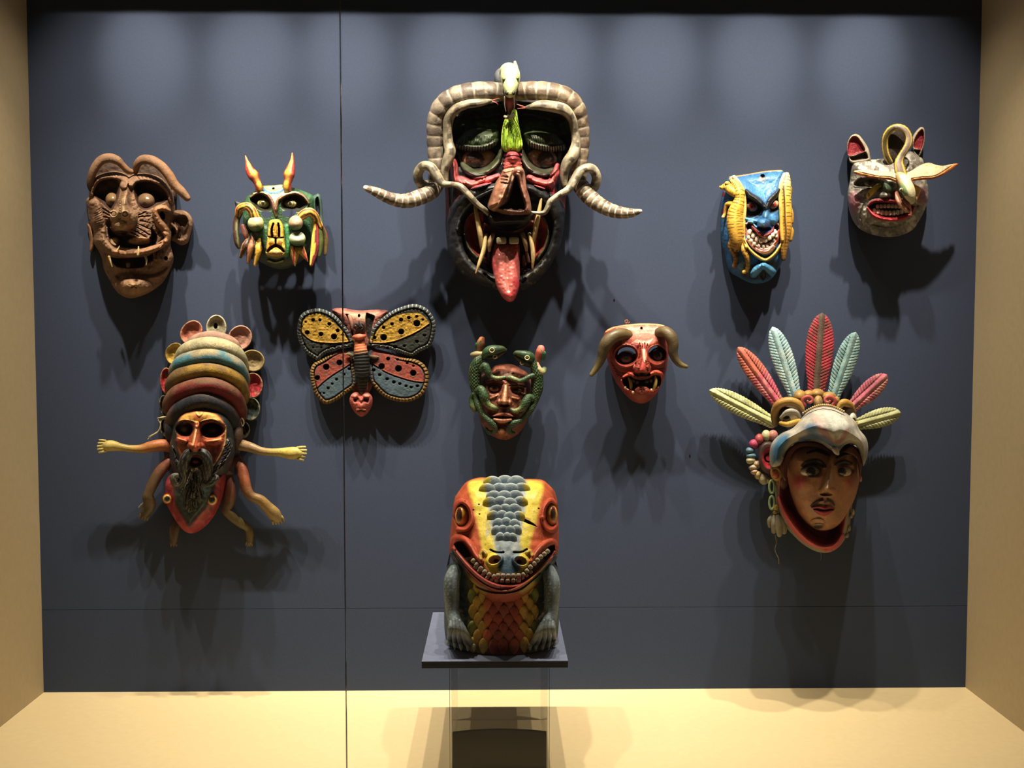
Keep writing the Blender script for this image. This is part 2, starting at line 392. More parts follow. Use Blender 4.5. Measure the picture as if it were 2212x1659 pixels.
def pane(x0, x1, edge_at, label):
    e = Ctx(0, 0, 1, 'glass_pane', label, 'glass', (0, 0, 0)).root
    e.location = ((x0 + x1) / 2, -CASE_D, 0); e['_o'] = [(x0 + x1) / 2, -CASE_D, 0.0]
    boxobj('sheet', (x0, -CASE_D, .0005), (x1, -CASE_D + TH, 1.32), GM, e)
    s = .0002 if edge_at == x1 else -.0002
    boxobj('polished_edge', (min(edge_at, edge_at + s), -CASE_D, .0005), (max(edge_at, edge_at + s), -CASE_D + TH, 1.32), GE, e)
pane(xl + .001, xs - .0004, xs - .0004, 'narrower clear glass pane at the left of the display case')
pane(xs + .0004, xr - .001, xs + .0004, 'wider clear glass pane covering the middle and right of the display case')
# display board, clear riser below it
BM = nodes_mat('slate_board', .7, .3, .3, 700, .06, base='6C7590')
BE = nodes_mat('dark_board_edge', .7, .3, .2, 700, .06, base='2B2E36')
BDR = .125; ZB = float(unproj(1068, 1322, BDR)[2])
def d_board(px, py):
    v = np.array([(px - W / 2) / F, -(py - HH / 2) / F, -1]) @ R3.T; return D - (ZB - CAMZ) / v[2] * v[1]
BDF = d_board(1069, 1428)
bl = unproj(np.array([931, 1206, 911, 1227]), np.array([1322, 1322, 1428, 1428]), np.array([BDR, BDR, BDF, BDF]))
bx0, bx1 = float(bl[2][0]), float(bl[3][0]); BT = .0105
br = Ctx(0, 0, 1, 'display_board', 'square slate grey display board under the orange lizard head, raised on a clear riser', 'board', (0, 0, 0)).root
br.location = ((bx0 + bx1) / 2, -(BDR + BDF) / 2, ZB - BT); br['_o'] = [float(v) for v in br.location]
boxobj('board_core', (bx0, -BDF, ZB - BT), (bx1, -BDR, ZB - .001), BE, br)
boxobj('board_top', (bx0, -BDF, ZB - .001), (bx1, -BDR, ZB), BM, br)
AX0, AX1 = float(unproj(972, 1436, .36)[0]), float(unproj(1186, 1436, .36)[0]); AF, AR, AT = BDF - .01, BDR + .02, .003
AM = glass_mat('clear_acrylic', (.96, .96, .95)); AE = nodes_mat('acrylic_edge', .2, .5, .02, 200, .1, base='3A362C')
ar = Ctx(0, 0, 1, 'display_riser', 'clear acrylic riser carrying the display board, added dark plate inside for its reflection', 'riser', (0, 0, 0)).root
ar.location = ((AX0 + AX1) / 2, -(AF + AR) / 2, 0); ar['_o'] = [float(v) for v in ar.location]
zt = ZB - BT - .0005
boxobj('side_panel', (AX0, -AF, .0005), (AX0 + AT, -AR, zt), AM, ar)
boxobj('side_panel', (AX1 - AT, -AF, .0005), (AX1, -AR, zt), AM, ar)
boxobj('front_panel', (AX0 + AT, -AF, .0005), (AX1 - AT, -AF + AT, zt), AM, ar)
boxobj('rear_panel', (AX0 + AT, -AR - AT, .0005), (AX1 - AT, -AR, zt), AM, ar)
for x in (AX0, AX1 - .0006): boxobj('front_edge', (x, -AF - .0006, .0005), (x + .0006, -AF, zt), AE, ar)
# added arched plate standing in for the dark reflection in the riser
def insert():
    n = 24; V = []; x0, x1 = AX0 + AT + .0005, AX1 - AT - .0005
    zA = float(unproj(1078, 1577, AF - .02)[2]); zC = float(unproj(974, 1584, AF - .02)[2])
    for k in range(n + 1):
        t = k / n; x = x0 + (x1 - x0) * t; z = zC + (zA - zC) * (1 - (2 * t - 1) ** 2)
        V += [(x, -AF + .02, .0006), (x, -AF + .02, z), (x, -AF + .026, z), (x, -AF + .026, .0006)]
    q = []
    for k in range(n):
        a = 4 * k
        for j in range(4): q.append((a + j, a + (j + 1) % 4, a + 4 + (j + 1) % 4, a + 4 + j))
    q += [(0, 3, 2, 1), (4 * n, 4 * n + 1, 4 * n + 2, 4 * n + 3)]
    o = mesh_obj('reflection_plate', np.array(V), q, [], None, nodes_mat('dark_reflection', .6, .3, .05, 200, .05, base='070605'), ar, 30)
    o['label'] = 'added dark brown plate with an arched top, for a reflection'
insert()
# ================================================================ 1 brown wooden mask with snakes
def mask_brown():
    c = Ctx(170, 310, 4.74, 'carved_mask', 'unpainted brown wooden mask with snakes over the brow, one big ear and tusks', 'mask', (540, 800, 0), mat=MATTE())
    B, DK, LT = '806048', '40291F', 'B89468'
    r = c.relief([(110, 420), (140, 260), (200, 150), (300, 112), (400, 150), (470, 225), (540, 260), (565, 190), (640, 130), (750, 145), (860, 215), (930, 310), (990, 420), (1000, 560), (900, 560), (700, 500), (400, 480), (150, 560)], base=60, dome=110, dw=90, col='4A382E')
    r.rough(14, 30).build('crest')
    r = c.relief([(515, 300), (450, 290), (370, 278), (250, 300), (160, 345), (118, 430), (103, 540), (75, 585), (92, 700), (110, 820), (150, 900), (150, 1010), (200, 1095), (235, 1170), (255, 1280), (305, 1380), (355, 1470), (420, 1545), (520, 1585), (640, 1562), (760, 1505), (860, 1425), (930, 1310), (972, 1200), (960, 1110), (945, 1040), (950, 940), (980, 800), (990, 680), (980, 600), (962, 500), (900, 400), (820, 335), (700, 300), (600, 300)],
                 base=40, dome=330, dw=330, col=B)
    r.mottle('83664E', 120, .5, .5, 3).mottle(DK, 60, .62, .5, 9)
    # brow arches and sockets
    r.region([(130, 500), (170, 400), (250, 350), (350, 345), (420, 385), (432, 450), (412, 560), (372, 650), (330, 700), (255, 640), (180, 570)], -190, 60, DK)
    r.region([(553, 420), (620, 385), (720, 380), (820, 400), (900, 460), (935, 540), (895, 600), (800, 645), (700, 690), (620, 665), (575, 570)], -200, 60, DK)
    r.stroke([(118, 500, 45), (170, 375, 52), (280, 320, 55), (400, 320, 52), (470, 370, 45), (460, 430, 40)], h=95, col=B)
    r.stroke([(545, 410, 42), (580, 355, 50), (700, 335, 52), (830, 380, 55), (920, 470, 52), (965, 580, 42)], h=95, col=B)
    for k in range(10):
        x = 600 + k * 36; y = 335 + abs(k - 2) ** 1.55 * 5.5; r.stroke([(x, y - 18, 4), (x + 22, y + 16, 3)], h=-10, col=DK, sm=False)
    for k in range(5): r.stroke([(270 + k * 28, 300, 4), (285 + k * 30, 335, 3)], h=-9, col=DK, sm=False)
    # nose
    r.stroke([(500, 400, 50, 60), (485, 500, 62, 130), (470, 600, 80, 170), (458, 700, 110, 190)], col=None, prof='g')
    r.stroke([(470, 560, 30, 10), (440, 700, 50, 14)], col='9C8058', prof='g', ca=.5)
    r.region([(480, 560), (520, 640), (590, 720), (600, 790), (570, 850), (500, 900), (430, 920), (370, 890), (325, 820), (315, 750), (350, 700), (410, 640), (440, 570)], 130, 90, '94795A', prof='dome', cf=50, ca=.7); r.blob(435, 850, 70, 60, 40, LT, ca=.6, cs=.8)
    r.blob(430, 912, 90, 26, -70, DK); r.blob(310, 820, 34, 50, -50, DK, cs=.6)
    for (x, y) in ((358, 720), (474, 722)):
        r.stroke([(x + 35 * math.cos(a), y + 33 * math.sin(a)) for a in np.linspace(0, 6.28, 16)], 8, 14, 'A98A60')
        r.stroke([(x + 24 * math.cos(a), y + 22 * math.sin(a)) for a in np.linspace(0, 6.28, 16)], 5, -8, DK)
    for k in range(5): r.blob(425 - k * 2, 600 + k * 26, 12, 12, 9, '8E7350'); r.stroke([(425 + 14 * math.cos(a), 600 + k * 26 + 12 * math.sin(a)) for a in np.linspace(0, 6.28, 9)], 3, -6, DK)
    r.stroke([(405, 768), (418, 778), (428, 768)], 5, -8, DK)
    # cheeks
    r.stroke([(165, 620, 60), (190, 760, 70), (205, 880, 75), (215, 990, 72), (290, 1070, 60), (380, 1108, 36)], h=120, col=B)
    for k in range(9): r.stroke([(165, 700 + k * 22, 3), (240, 650 + k * 26, 3)], h=-6, col=DK, sm=False)
    for a, b in (((245, 665), (330, 715)), ((250, 705), (320, 740)), ((255, 750), (315, 765))): r.stroke([a, b], 8, -18, DK, sm=False)
    for k, (a, b) in enumerate((((610, 735), (690, 700)), ((612, 752), (735, 740)), ((630, 790), (730, 810)), ((625, 830), (735, 880)), ((600, 860), (725, 935)), ((570, 890), (700, 965)), ((540, 910), (650, 975)))):
        r.stroke([a, b], 7, -16, DK, sm=False)
    # mouth
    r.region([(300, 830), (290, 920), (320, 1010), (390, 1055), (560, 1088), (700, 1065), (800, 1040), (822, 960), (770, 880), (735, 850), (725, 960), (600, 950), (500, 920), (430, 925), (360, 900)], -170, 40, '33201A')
    r.blob(372, 1000, 52, 48, 110, 'A68358'); r.blob(625, 1000, 135, 46, 130, '9E7A50'); r.blob(640, 985, 60, 22, 12, LT, ca=.6)
    r.stroke([(800, 990, 40), (880, 950, 50), (905, 1020, 55), (870, 1110, 58), (850, 1170, 50), (900, 1210, 45), (945, 1150, 36)], h=70, col=B)
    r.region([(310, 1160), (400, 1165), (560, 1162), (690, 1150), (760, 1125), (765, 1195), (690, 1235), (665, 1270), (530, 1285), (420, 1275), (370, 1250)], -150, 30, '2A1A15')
    r.stroke([(370, 1115, 34), (500, 1128, 38), (650, 1110, 36), (800, 1065, 36), (880, 1010, 34)], h=120, col='8A6242', ab=False)
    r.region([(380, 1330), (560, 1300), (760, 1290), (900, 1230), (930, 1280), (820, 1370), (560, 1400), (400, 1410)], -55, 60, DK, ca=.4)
    r.blob(545, 1490, 230, 110, 150, 'A07C58', prof='round', ca=.6, cs=.8); r.blob(545, 1455, 170, 40, 0, 'B8925F', cs=.9, ca=.6)
    r.stroke([(535, 1478), (565, 1466), (590, 1478)], 5, -10, DK)
    # cheek snake
    r.stroke([(930, 690, 18), (880, 665, 30), (820, 665, 34), (790, 700, 36), (815, 790, 42), (870, 860, 46), (915, 940, 44), (905, 1000, 38)], h=120, col='8A6040')
    r.blob(855, 735, 26, 46, -130, '2A1A15', rot=-.3); r.blob(890, 1180, 22, 26, -60, '2A1A15')
    r.rough(12, 22); r.rough(5, 9, 4)
    r.build('face')
    hs = lambda x, y: r.at(x, y)
    c.tube('snake', [(122, 470, 210, 24), (120, 400, 250, 40), (150, 280, 300, 46), (222, 178, 330, 50), (310, 148, 340, 50), (392, 172, 330, 46), (445, 220, 310, 36), (500, 275, 280, 34), (545, 290, 260, 26)], [DK, B, B, '8A6242'])
    c.tube('snake', [(580, 290, 240, 30), (602, 210, 300, 42), (658, 165, 330, 50), (750, 175, 350, 52), (842, 232, 360, 52), (920, 320, 360, 52), (980, 420, 350, 50), (1055, 495, 340, 48), (1112, 560, 330, 36)], ['6A4630', B, '8A6242', B])
    c.eye('eyeball', 340, 575, hs(340, 590) + 20, 66, 74, 110, '7E6240', '6E4E2C', '3E2A1A', -.1, .35, .5, .25)
    c.eye('eyeball', 685, 590, hs(685, 600) + 20, 98, 92, 125, '6E553C', '664A30', '38261A', -.1, .3, .5, .22)
    for pts in ([(370, 1130, 14), (400, 1085, 10), (418, 1050, 5)], [(607, 1140, 14), (612, 1100, 12), (612, 1058, 6)], [(310, 1160, 14), (325, 1210, 11), (342, 1262, 5)], [(682, 1150, 14), (694, 1195, 11), (690, 1245, 5)]):
        d = 470 if pts[0][1] < 1145 else 380
        c.tube('tusk', [(x, y, d + (hs(540, 1128) - 440) * 1, w) for x, y, w in pts], ['A08050', 'C8AE78'])
    c.ball('tooth', 508, 1245, hs(508, 1300) - 20, 22, 28, 20, '7A5A40', pw=.6)
    e = c.relief([(930, 730), (985, 685), (1080, 688), (1145, 735), (1172, 815), (1150, 920), (1120, 1015), (1050, 1040), (980, 1005), (935, 960)], base=90, dome=70, dw=60, col=B)
    e.region([(960, 760), (1010, 730), (1090, 730), (1130, 790), (1125, 870), (1090, 960), (1030, 985), (985, 960), (1000, 900), (1010, 860), (960, 800)], -70, 40, DK, ca=.6)
    e.stroke([(900, 790), (960, 830), (1000, 890)], 24, 60, B).blob(955, 900, 45, 50, -60, '2A1A15'); e.rough(8, 20).build('ear', back=30)
    e = c.relief([(85, 820), (130, 850), (165, 930), (160, 1020), (145, 1095), (108, 1102), (112, 1000), (98, 900)], base=50, dome=60, dw=40, col='8A6242'); e.build('ear', back=10)

# ================================================================ 2 green insect mask
def mask_green():
    c = Ctx(480, 310, 5.35, 'carved_mask', 'small green mask with two yellow-red feelers, bulging cheek balls and striped claws', 'mask', (650, 900, 0))
    G, OL = '2F5A38', '26261A'
    r = c.relief([(385, 545), (440, 500), (500, 482), (590, 482), (690, 472), (740, 500), (830, 512), (930, 545), (1050, 605), (1075, 720), (1060, 850), (1050, 1000), (1030, 1180), (950, 1330), (800, 1425), (650, 1450), (500, 1400), (380, 1320), (300, 1200), (250, 1000), (235, 800), (262, 650), (310, 590)], base=240, dome=200, dw=260, col=G)
    r.mottle('27452C', 90, .5, .7, 4).mottle('5E8A5A', 60, .62, .4, 7)
    r.region([(310, 1150), (500, 1300), (700, 1320), (950, 1200), (1030, 1100), (950, 1330), (800, 1430), (650, 1450), (500, 1400), (380, 1320)], -20, 60, '1E2A1C', ca=.8)
    r.region([(470, 490), (590, 480), (700, 470), (715, 520), (900, 560), (760, 580), (650, 640), (600, 760), (570, 650), (520, 590), (370, 570), (480, 545)], 0, 30, 'C9C795', cf=25)
    r.stroke([(478, 530), (530, 560), (600, 572), (660, 560), (705, 530)], 15, 8, '2F6FA0'); r.stroke([(500, 515), (590, 545), (690, 510)], 10, -6, '7E8A50')
    r.blob(592, 522, 17, 15, -60, '7A3A22')
    r.region([(310, 650), (355, 590), (450, 570), (530, 600), (580, 690), (578, 770), (520, 800), (450, 790), (370, 740)], -110, 60, OL, cf=14)
    r.region([(672, 690), (720, 600), (850, 572), (950, 615), (1000, 700), (920, 790), (850, 800), (760, 790), (685, 760)], -110, 60, OL, cf=14)
    r.stroke([(330, 620, 14), (400, 570, 20), (480, 575, 24), (560, 640, 22), (605, 760, 26), (625, 840, 14)], h=55, col='6E4A3C')
    r.stroke([(1000, 690, 14), (930, 600, 20), (820, 570, 22), (700, 610, 22), (640, 660, 20), (625, 760, 20)], h=50, col='7A5A40')
    r.stroke([(360, 575), (450, 560), (520, 585)], 9, 12, 'D5CF98'); r.stroke([(700, 595), (780, 560), (880, 568)], 9, 12, 'D5CF98')
    r.cut([(455, 790), (520, 785), (574, 800), (560, 842), (500, 865), (462, 835)]); r.cut([(680, 800), (740, 772), (845, 765), (850, 800), (810, 850), (740, 850), (700, 828)])
    r.stroke([(330, 1180, 40), (480, 1000, 60), (510, 1200, 40)], h=40, col=G); r.stroke([(745, 960, 30), (760, 1150, 40), (740, 1280, 40)], h=40, col='3F8A55')
    # snout block
    r.region([(545, 895), (610, 872), (668, 885), (712, 960), (722, 1080), (732, 1200), (722, 1290), (640, 1310), (510, 1290), (505, 1210), (518, 1080), (530, 960)], 150, 26, 'D9A81C', smooth=True, cf=10, prof='dome')
    r.mottle('8A5A28', 40, .6, .8, 11, (520, 730, 960, 1300))
    r.stroke([(590, 925, 12), (572, 1000, 14), (578, 1070, 18)], h=-70, col='2A140E'); r.stroke([(648, 925, 12), (658, 1000, 14), (655, 1070, 18)], h=-70, col='2A140E')
    r.stroke([(618, 930), (616, 1060)], 14, 20, 'C8962A', sm=False)
    r.stroke([(535, 1078), (620, 1092), (705, 1086)], 10, -40, '2A140E'); r.stroke([(615, 1090), (620, 1190)], 12, -40, '2A140E', sm=False)
    r.blob(570, 1140, 28, 36, 14, 'A07030', cs=.7); r.blob(665, 1140, 28, 36, 14, '9A6A34', cs=.7)
    r.stroke([(522, 1245, 16), (570, 1200, 22), (620, 1180, 24), (670, 1200, 22), (712, 1248, 16)], h=-60, col='33180F')
    r.blob(615, 1262, 78, 40, 55, 'B08A48')
    for k, (y, cc) in enumerate(((1320, '7A7A40'), (1352, '2A3020'), (1380, '7A8850'))): r.stroke([(530, y - 25), (615, y), (705, y - 25)], 14, 22 if k != 1 else -12, cc)
    r.rough(5, 16); r.build('face', back=215)
    H = r.at
    def horn(pts, s):
        def col(U, TH):
            y = blendc('DCA81A', 'F0C828', (np.sin(U * 9) * .5 + .5)); rd = hexc('B5382C')
            m = sstep(.4, .62, np.abs(np.sin(TH * 1.0 + s * .35)) + .1 * np.sin(U * 20))
            c1 = y * (1 - m[:, None]) + rd * m[:, None]
            b = sstep(.55, .68, U) * sstep(.84, .76, U) * .7 + sstep(.92, .98, U) * .8
            return c1 * (1 - b[:, None]) + hexc('7A3A18') * b[:, None]
        return c.tube('feeler', [(x, y, d + 70, w) for x, y, d, w in pts], col, m=20)
    horn([(268, 145, 300, 8), (290, 220, 310, 26), (320, 310, 320, 52), (362, 370, 330, 64), (395, 430, 340, 46), (418, 480, 340, 42), (430, 525, 320, 46)], 1)
    horn([(810, 115, 300, 9), (808, 200, 310, 26), (790, 290, 320, 52), (773, 360, 330, 66), (765, 420, 340, 50), (752, 470, 340, 46), (755, 520, 320, 50)], -1)
    c.eye('eyeball', 478, 690, H(478, 690) + 8, 74, 52, 60, 'BDB978', 'A8AA68', '2E2A16', -.1, .05, .4, .28, extra=(.62, '6F7040'))
    c.eye('eyeball', 790, 692, H(790, 692) + 8, 74, 48, 60, 'BDB978', 'A8AA68', '2E2A16', -.05, .05, .4, .28, extra=(.62, '6F7040'))
    def ballc(lx, ly, lz):
        t = sstep(-.1, .75, ly + .15 * np.sin(lx * 5)); return blendc('BEBA86', '24613C', t)
    c.ball('cheek_ball', 388, 925, H(388, 925) + 60, 94, 96, 110, ballc, nu=28, nv=18)
    c.ball('cheek_ball', 850, 918, H(850, 918) + 70, 84, 88, 110, lambda a, b, z: blendc('B8A284', '24503A', sstep(0, .8, b - a * .2)), nu=28, nv=18)
    def dent(A): A = A.copy(); A[:, 2] -= .5 * np.exp(-((A[:, 0] * 1.6) ** 2 + ((A[:, 1] + .75) * 2) ** 2)); return A
    c.ball('cheek_ball', 868, 1100, H(868, 1100) + 50, 96, 88, 100, lambda a, b, z: blendc('A9B79A', '24613C', sstep(.1, .8, b)), nu=28, nv=18, fn=dent)
    Y, R_, N, GR = 'D9AE22', 'B5303A', '3E2216', '4A5A26'
    def stripes(cs, w=2.0, ph=0):
        C = [hexc(x) for x in cs]
        def f(U, TH):
            t = ((TH + ph + .12 * np.sin(U * 12)) % (2 * PI)) / (2 * PI) * len(C) * w
            i = np.floor(t).astype(int) % len(C); return np.array(C)[i]
        return f
    d0 = H(388, 800) + 60
    # left claw
    c.tube('claw_arm', [(180, 830, d0 - 90, 34), (205, 745, d0 - 30, 46), (290, 725, d0 + 20, 48), (350, 780, d0 + 30, 54), (385, 860, d0 + 10, 60)], stripes([N, Y, R_, Y, N, Y, R_, Y]), m=26)
    c.tube('finger', [(200, 800, d0 - 110, 40), (165, 900, d0 - 100, 38), (160, 1040, d0 - 60, 36), (175, 1140, d0 - 50, 36), (190, 1200, d0 - 50, 22)], stripes([N, N, '5A2A1E', N, GR]), m=20)
    c.tube('finger', [(240, 950, d0 - 60, 26), (265, 1040, d0 - 50, 34), (290, 1100, d0 - 50, 26)], stripes(['7A3A28', 'A05A48', N]), m=16)
    for (a, b, w, cs) in (((310, 1085), (215, 1310), 38, [N, '9A6A2A', 'A87A38', N]), ((355, 1070), (300, 1375), 40, ['A8684A', N, '8A4A3A', 'A07048']), ((385, 1090), (345, 1330), 26, [GR, 'A8A858', GR, N]), ((430, 1080), (380, 1400), 44, [Y, N, '6A3A2A', Y])):
        m = ((a[0] + b[0]) / 2 + (12 if a[0] > 400 else -6), (a[1] + b[1]) / 2)
        c.tube('finger', [(a[0], a[1], d0 - 60, w * .55), (a[0] * .7 + b[0] * .3, a[1] * .7 + b[1] * .3, d0 - 25, w * .95), (m[0], m[1], d0 - 20, w), (b[0], b[1], d0 - 50, w * .5)], stripes(cs), m=18)
    # right claw
    d1 = H(900, 850) + 60
    c.tube('claw_arm', [(880, 880, d1, 46), (940, 820, d1 + 20, 54), (1010, 790, d1 + 10, 50), (1065, 830, d1 - 20, 46), (1100, 900, d1 - 60, 44), (1130, 960, d1 - 80, 40)], stripes(['6A3A2A', Y, 'B8443A', 'C8A85A', '7A3A28', Y]), m=26)
    for pts, cs in (([(1065, 860, 30), (1075, 960, 34), (1075, 1080, 44), (1065, 1230, 48), (1030, 1400, 22)], [Y, 'D8C83A', GR, 'B5303A', '6A2030']),
                    ([(1110, 960, 34), (1125, 1080, 42), (1125, 1200, 40), (1110, 1300, 26)], [GR, R_, '5E6A2C', GR]),
                    ([(1130, 950, 34), (1175, 1040, 36), (1195, 1150, 34), (1188, 1280, 20)], ['6A4A2A', GR, 'A0403A', GR])):
        c.tube('finger', [(x, y, d1 - 40 - (x - 1060) * .8, w) for x, y, w in pts], stripes(cs), m=18)
    t = c.relief([(775, 1155), (850, 1195), (900, 1200), (945, 1180), (975, 1270), (996, 1375), (945, 1330), (890, 1272), (870, 1340), (845, 1425), (820, 1400), (788, 1290)], base=H(860, 1250) + 20, dome=45, dw=40, col='D0A838', smooth=False)
    for a, b in (((830, 1190), (822, 1390)), ((925, 1195), (978, 1350))): t.stroke([a, b], 13, 0, 'B5303A', sm=False, cs=.2)
    t.stroke([(790, 1200), (808, 1370)], 8, 0, '8A6A2A', sm=False); t.build('forked_fin', thick=60)
    e = c.relief([(145, 685), (160, 662), (240, 690), (250, 740), (180, 790)], base=240, dome=40, dw=30, col='262A33', smooth=True); e.build('ear', back=200)
    e = c.relief([(1035, 640), (1070, 595), (1112, 578), (1145, 620), (1158, 720), (1165, 850), (1175, 965), (1110, 920), (1050, 820)], base=240, dome=60, dw=40, col='3C5A50')
    e.region([(1070, 660), (1105, 610), (1130, 680), (1140, 800), (1130, 880), (1080, 800)], -60, 24, '1A2430'); e.build('ear', back=200)

# ================================================================ 9 red devil
def mask_red_devil():
    c = Ctx(1260, 680, 7.9, 'carved_mask', 'small red devil mask with dull gold curved horns, snarling mouth and yellow fangs', 'mask', (920, 850, 0))
    RD, DR, SL = '882A14', '32110D', 'B0604A'
    r = c.relief([(360, 310), (420, 245), (520, 205), (700, 172), (850, 155), (1000, 148), (1150, 150), (1290, 158), (1400, 195), (1450, 300), (1455, 500), (1452, 700), (1430, 900), (1380, 1080), (1320, 1220), (1240, 1360), (1130, 1470), (1000, 1515), (860, 1480), (740, 1390), (640, 1270), (540, 1120), (460, 930), (400, 750), (355, 560), (335, 420)], base=330, dome=330, dw=420, col=RD)
    r.mottle('7E2216', 120, .5, .7, 5)
    r.region([(520, 190), (1000, 150), (1400, 190), (1300, 430), (1180, 520), (1000, 540), (830, 490), (780, 380)], -40, 120, SL, cf=60)
    r.mottle('D08468', 80, .58, .6, 12, (560, 1400, 150, 500)); r.stroke([(380, 285), (520, 212), (700, 180), (1000, 158), (1300, 168), (1400, 205)], 16, 10, 'C9895A')
    r.blob(993, 230, 20, 24, -90, '2A0E0A')
    r.blob(730, 690, 215, 190, -190, DR, prof='flat', soft=.5, cs=.3); r.blob(1260, 665, 170, 165, -190, DR, prof='flat', soft=.5, cs=.3)
    for rr, hh in ((205, 34), (170, -20)):
        r.stroke([(730 + rr * math.cos(a), 700 + rr * .9 * math.sin(a)) for a in np.linspace(0, 6.28, 30)], 22, hh, None)
        r.stroke([(1260 + rr * .8 * math.cos(a), 690 + rr * .8 * math.sin(a)) for a in np.linspace(0, 6.28, 30)], 18, hh, None)
    r.region([(800, 500), (870, 470), (960, 500), (930, 600), (910, 760), (870, 700), (850, 560)], 30, 30, '7A2016')
    # nose
    r.stroke([(1035, 560, 62, 80), (1035, 660, 66, 150), (1035, 760, 80, 200), (1020, 860, 120, 240), (1005, 930, 140, 250)], prof='round', col='A8382A')
    r.stroke([(1030, 600, 40), (1045, 720, 42), (1050, 790, 30)], h=10, col='D9A58A', cs=.8)
    r.blob(900, 900, 62, 55, 70, 'B0503A'); r.blob(1120, 900, 40, 50, 60, 'A8402E')
    for k in range(6): r.stroke([(1000 - k * 22, 760 + k * 10, 6), (980 - k * 18, 860, 9), (960 - k * 16, 930, 6)], h=-22, col='6A1C12')
    for k in range(4): r.stroke([(1060 + k * 18, 780 + k * 10, 5), (1075 + k * 18, 870, 8), (1068 + k * 16, 950, 5)], h=-22, col='7A2A1A')
    for k in range(4): r.stroke([(960 + k * 45, 480 + (k % 2) * 20, 6), (980 + k * 34, 580, 10)], h=-30, col='3A120C', sm=False)
    r.blob(1000, 1015, 150, 40, -170, '200C0A', cs=.5)
    for k in range(5):
        r.stroke([(480 + k * 22, 800 + k * 50, 8), (620 + k * 12, 960 + k * 22, 10), (800, 1000 - k * 5, 6)], h=-16, col='6E1C14', cs=.6)
        r.stroke([(1160, 900 + k * 18, 6), (1280, 905 + k * 16, 9), (1420, 900 + k * 22, 6)], h=-18, col='7A2016', cs=.6)
    # mouth
    r.region([(655, 1130), (700, 1050), (800, 1040), (880, 1080), (1000, 1100), (1120, 1070), (1210, 1020), (1320, 1050), (1335, 1140), (1300, 1220), (1200, 1290), (1100, 1260), (1030, 1230), (940, 1235), (850, 1300), (740, 1260)], -230, 45, '1E0B09', cf=16)
    r.stroke([(690, 1060, 26), (780, 1010, 34), (850, 1030, 26)], h=70, col='B83C26'); r.stroke([(1150, 1010, 24), (1240, 975, 36), (1330, 1010, 34), (1345, 1110, 24), (1330, 1200, 20)], h=70, col='C24428')
    r.stroke([(650, 1120, 20), (665, 1200, 26), (740, 1290, 36), (840, 1320, 34)], h=60, col='A82E24')
    r.stroke([(1080, 1310, 40), (1200, 1320, 38), (1290, 1250, 30)], h=60, col='B03028')
    for x, y, rx, ry, cc in ((940, 1285, 70, 60, 'A84A3C'), (1060, 1270, 70, 60, 'B45A50'), (1000, 1330, 60, 40, 'A04030'), (760, 1265, 36, 28, 'C08878'), (1270, 1220, 30, 30, 'C89080')): r.blob(x, y, rx, ry, 60, cc, cs=.6)
    r.mottle('7A6030', 50, .7, .5, 21, (900, 1150, 1380, 1510))
    r.rough(4, 34)
    r.cut([(588, 668), (630, 590), (735, 552), (840, 575), (892, 640), (880, 664), (810, 625), (730, 612), (660, 655), (600, 690)])
    r.cut([(1108, 640), (1150, 572), (1240, 526), (1262, 552), (1190, 585), (1130, 640)])
    r.build('face', back=260)
    H = r.at
    c.eye('eyeball', 742, 730, H(742, 760) - 10, 160, 124, 160, '341A15', '2E120E', '140A0A', 0, 0, .55, .28)
    c.eye('eyeball', 1255, 700, H(1255, 720) - 5, 120, 120, 130, '44201A', '3A1812', '120A0A', .05, 0, .5, .3)
    GO = ['5A4A28', '54462A', '3E3420', '6E6038']
    c.tube('horn', [(760, 345, 560, 92), (650, 330, 640, 104), (520, 370, 690, 112), (410, 470, 700, 116), (350, 600, 680, 100), (310, 740, 660, 80), (255, 860, 650, 62), (190, 960, 650, 50), (140, 1025, 650, 38)], GO, m=22)
    c.tube('horn', [(1300, 300, 560, 90), (1400, 290, 640, 98), (1490, 370, 690, 106), (1530, 490, 690, 98), (1530, 640, 670, 84), (1580, 770, 660, 66), (1660, 850, 650, 52), (1760, 885, 650, 34)], GO, m=22)
    FG = ['8A7428', 'C8A850']
    c.tube('fang', [(770, 1075, 560, 16), (800, 1130, 570, 26), (815, 1210, 560, 30), (812, 1290, 540, 18)], FG)
    c.tube('fang', [(1222, 1035, 560, 14), (1238, 1110, 570, 26), (1225, 1200, 560, 32), (1195, 1280, 540, 20)], FG)
    for x, y, w, h in ((850, 1130, 34, 34), (915, 1155, 30, 28), (1080, 1145, 34, 30), (1150, 1125, 34, 34)): c.ball('tooth', x, y, H(x, y) + 70, w, h, 40, '8E7430', pw=.75)
    for x, y in ((720, 1245), (1250, 1235), (1160, 1285), (850, 1325)): c.ball('tooth', x, y, H(x, y) + 10, 22, 26, 26, 'C8AA80', pw=.8)
    c.tube('string_curl', [(725, 175, 330, 6), (740, 140, 340, 6), (765, 110, 345, 6), (750, 90, 350, 6), (715, 95, 350, 6), (710, 120, 345, 6), (740, 135, 340, 6), (775, 140, 335, 6), (790, 122, 330, 5)], 'A86030', m=8)
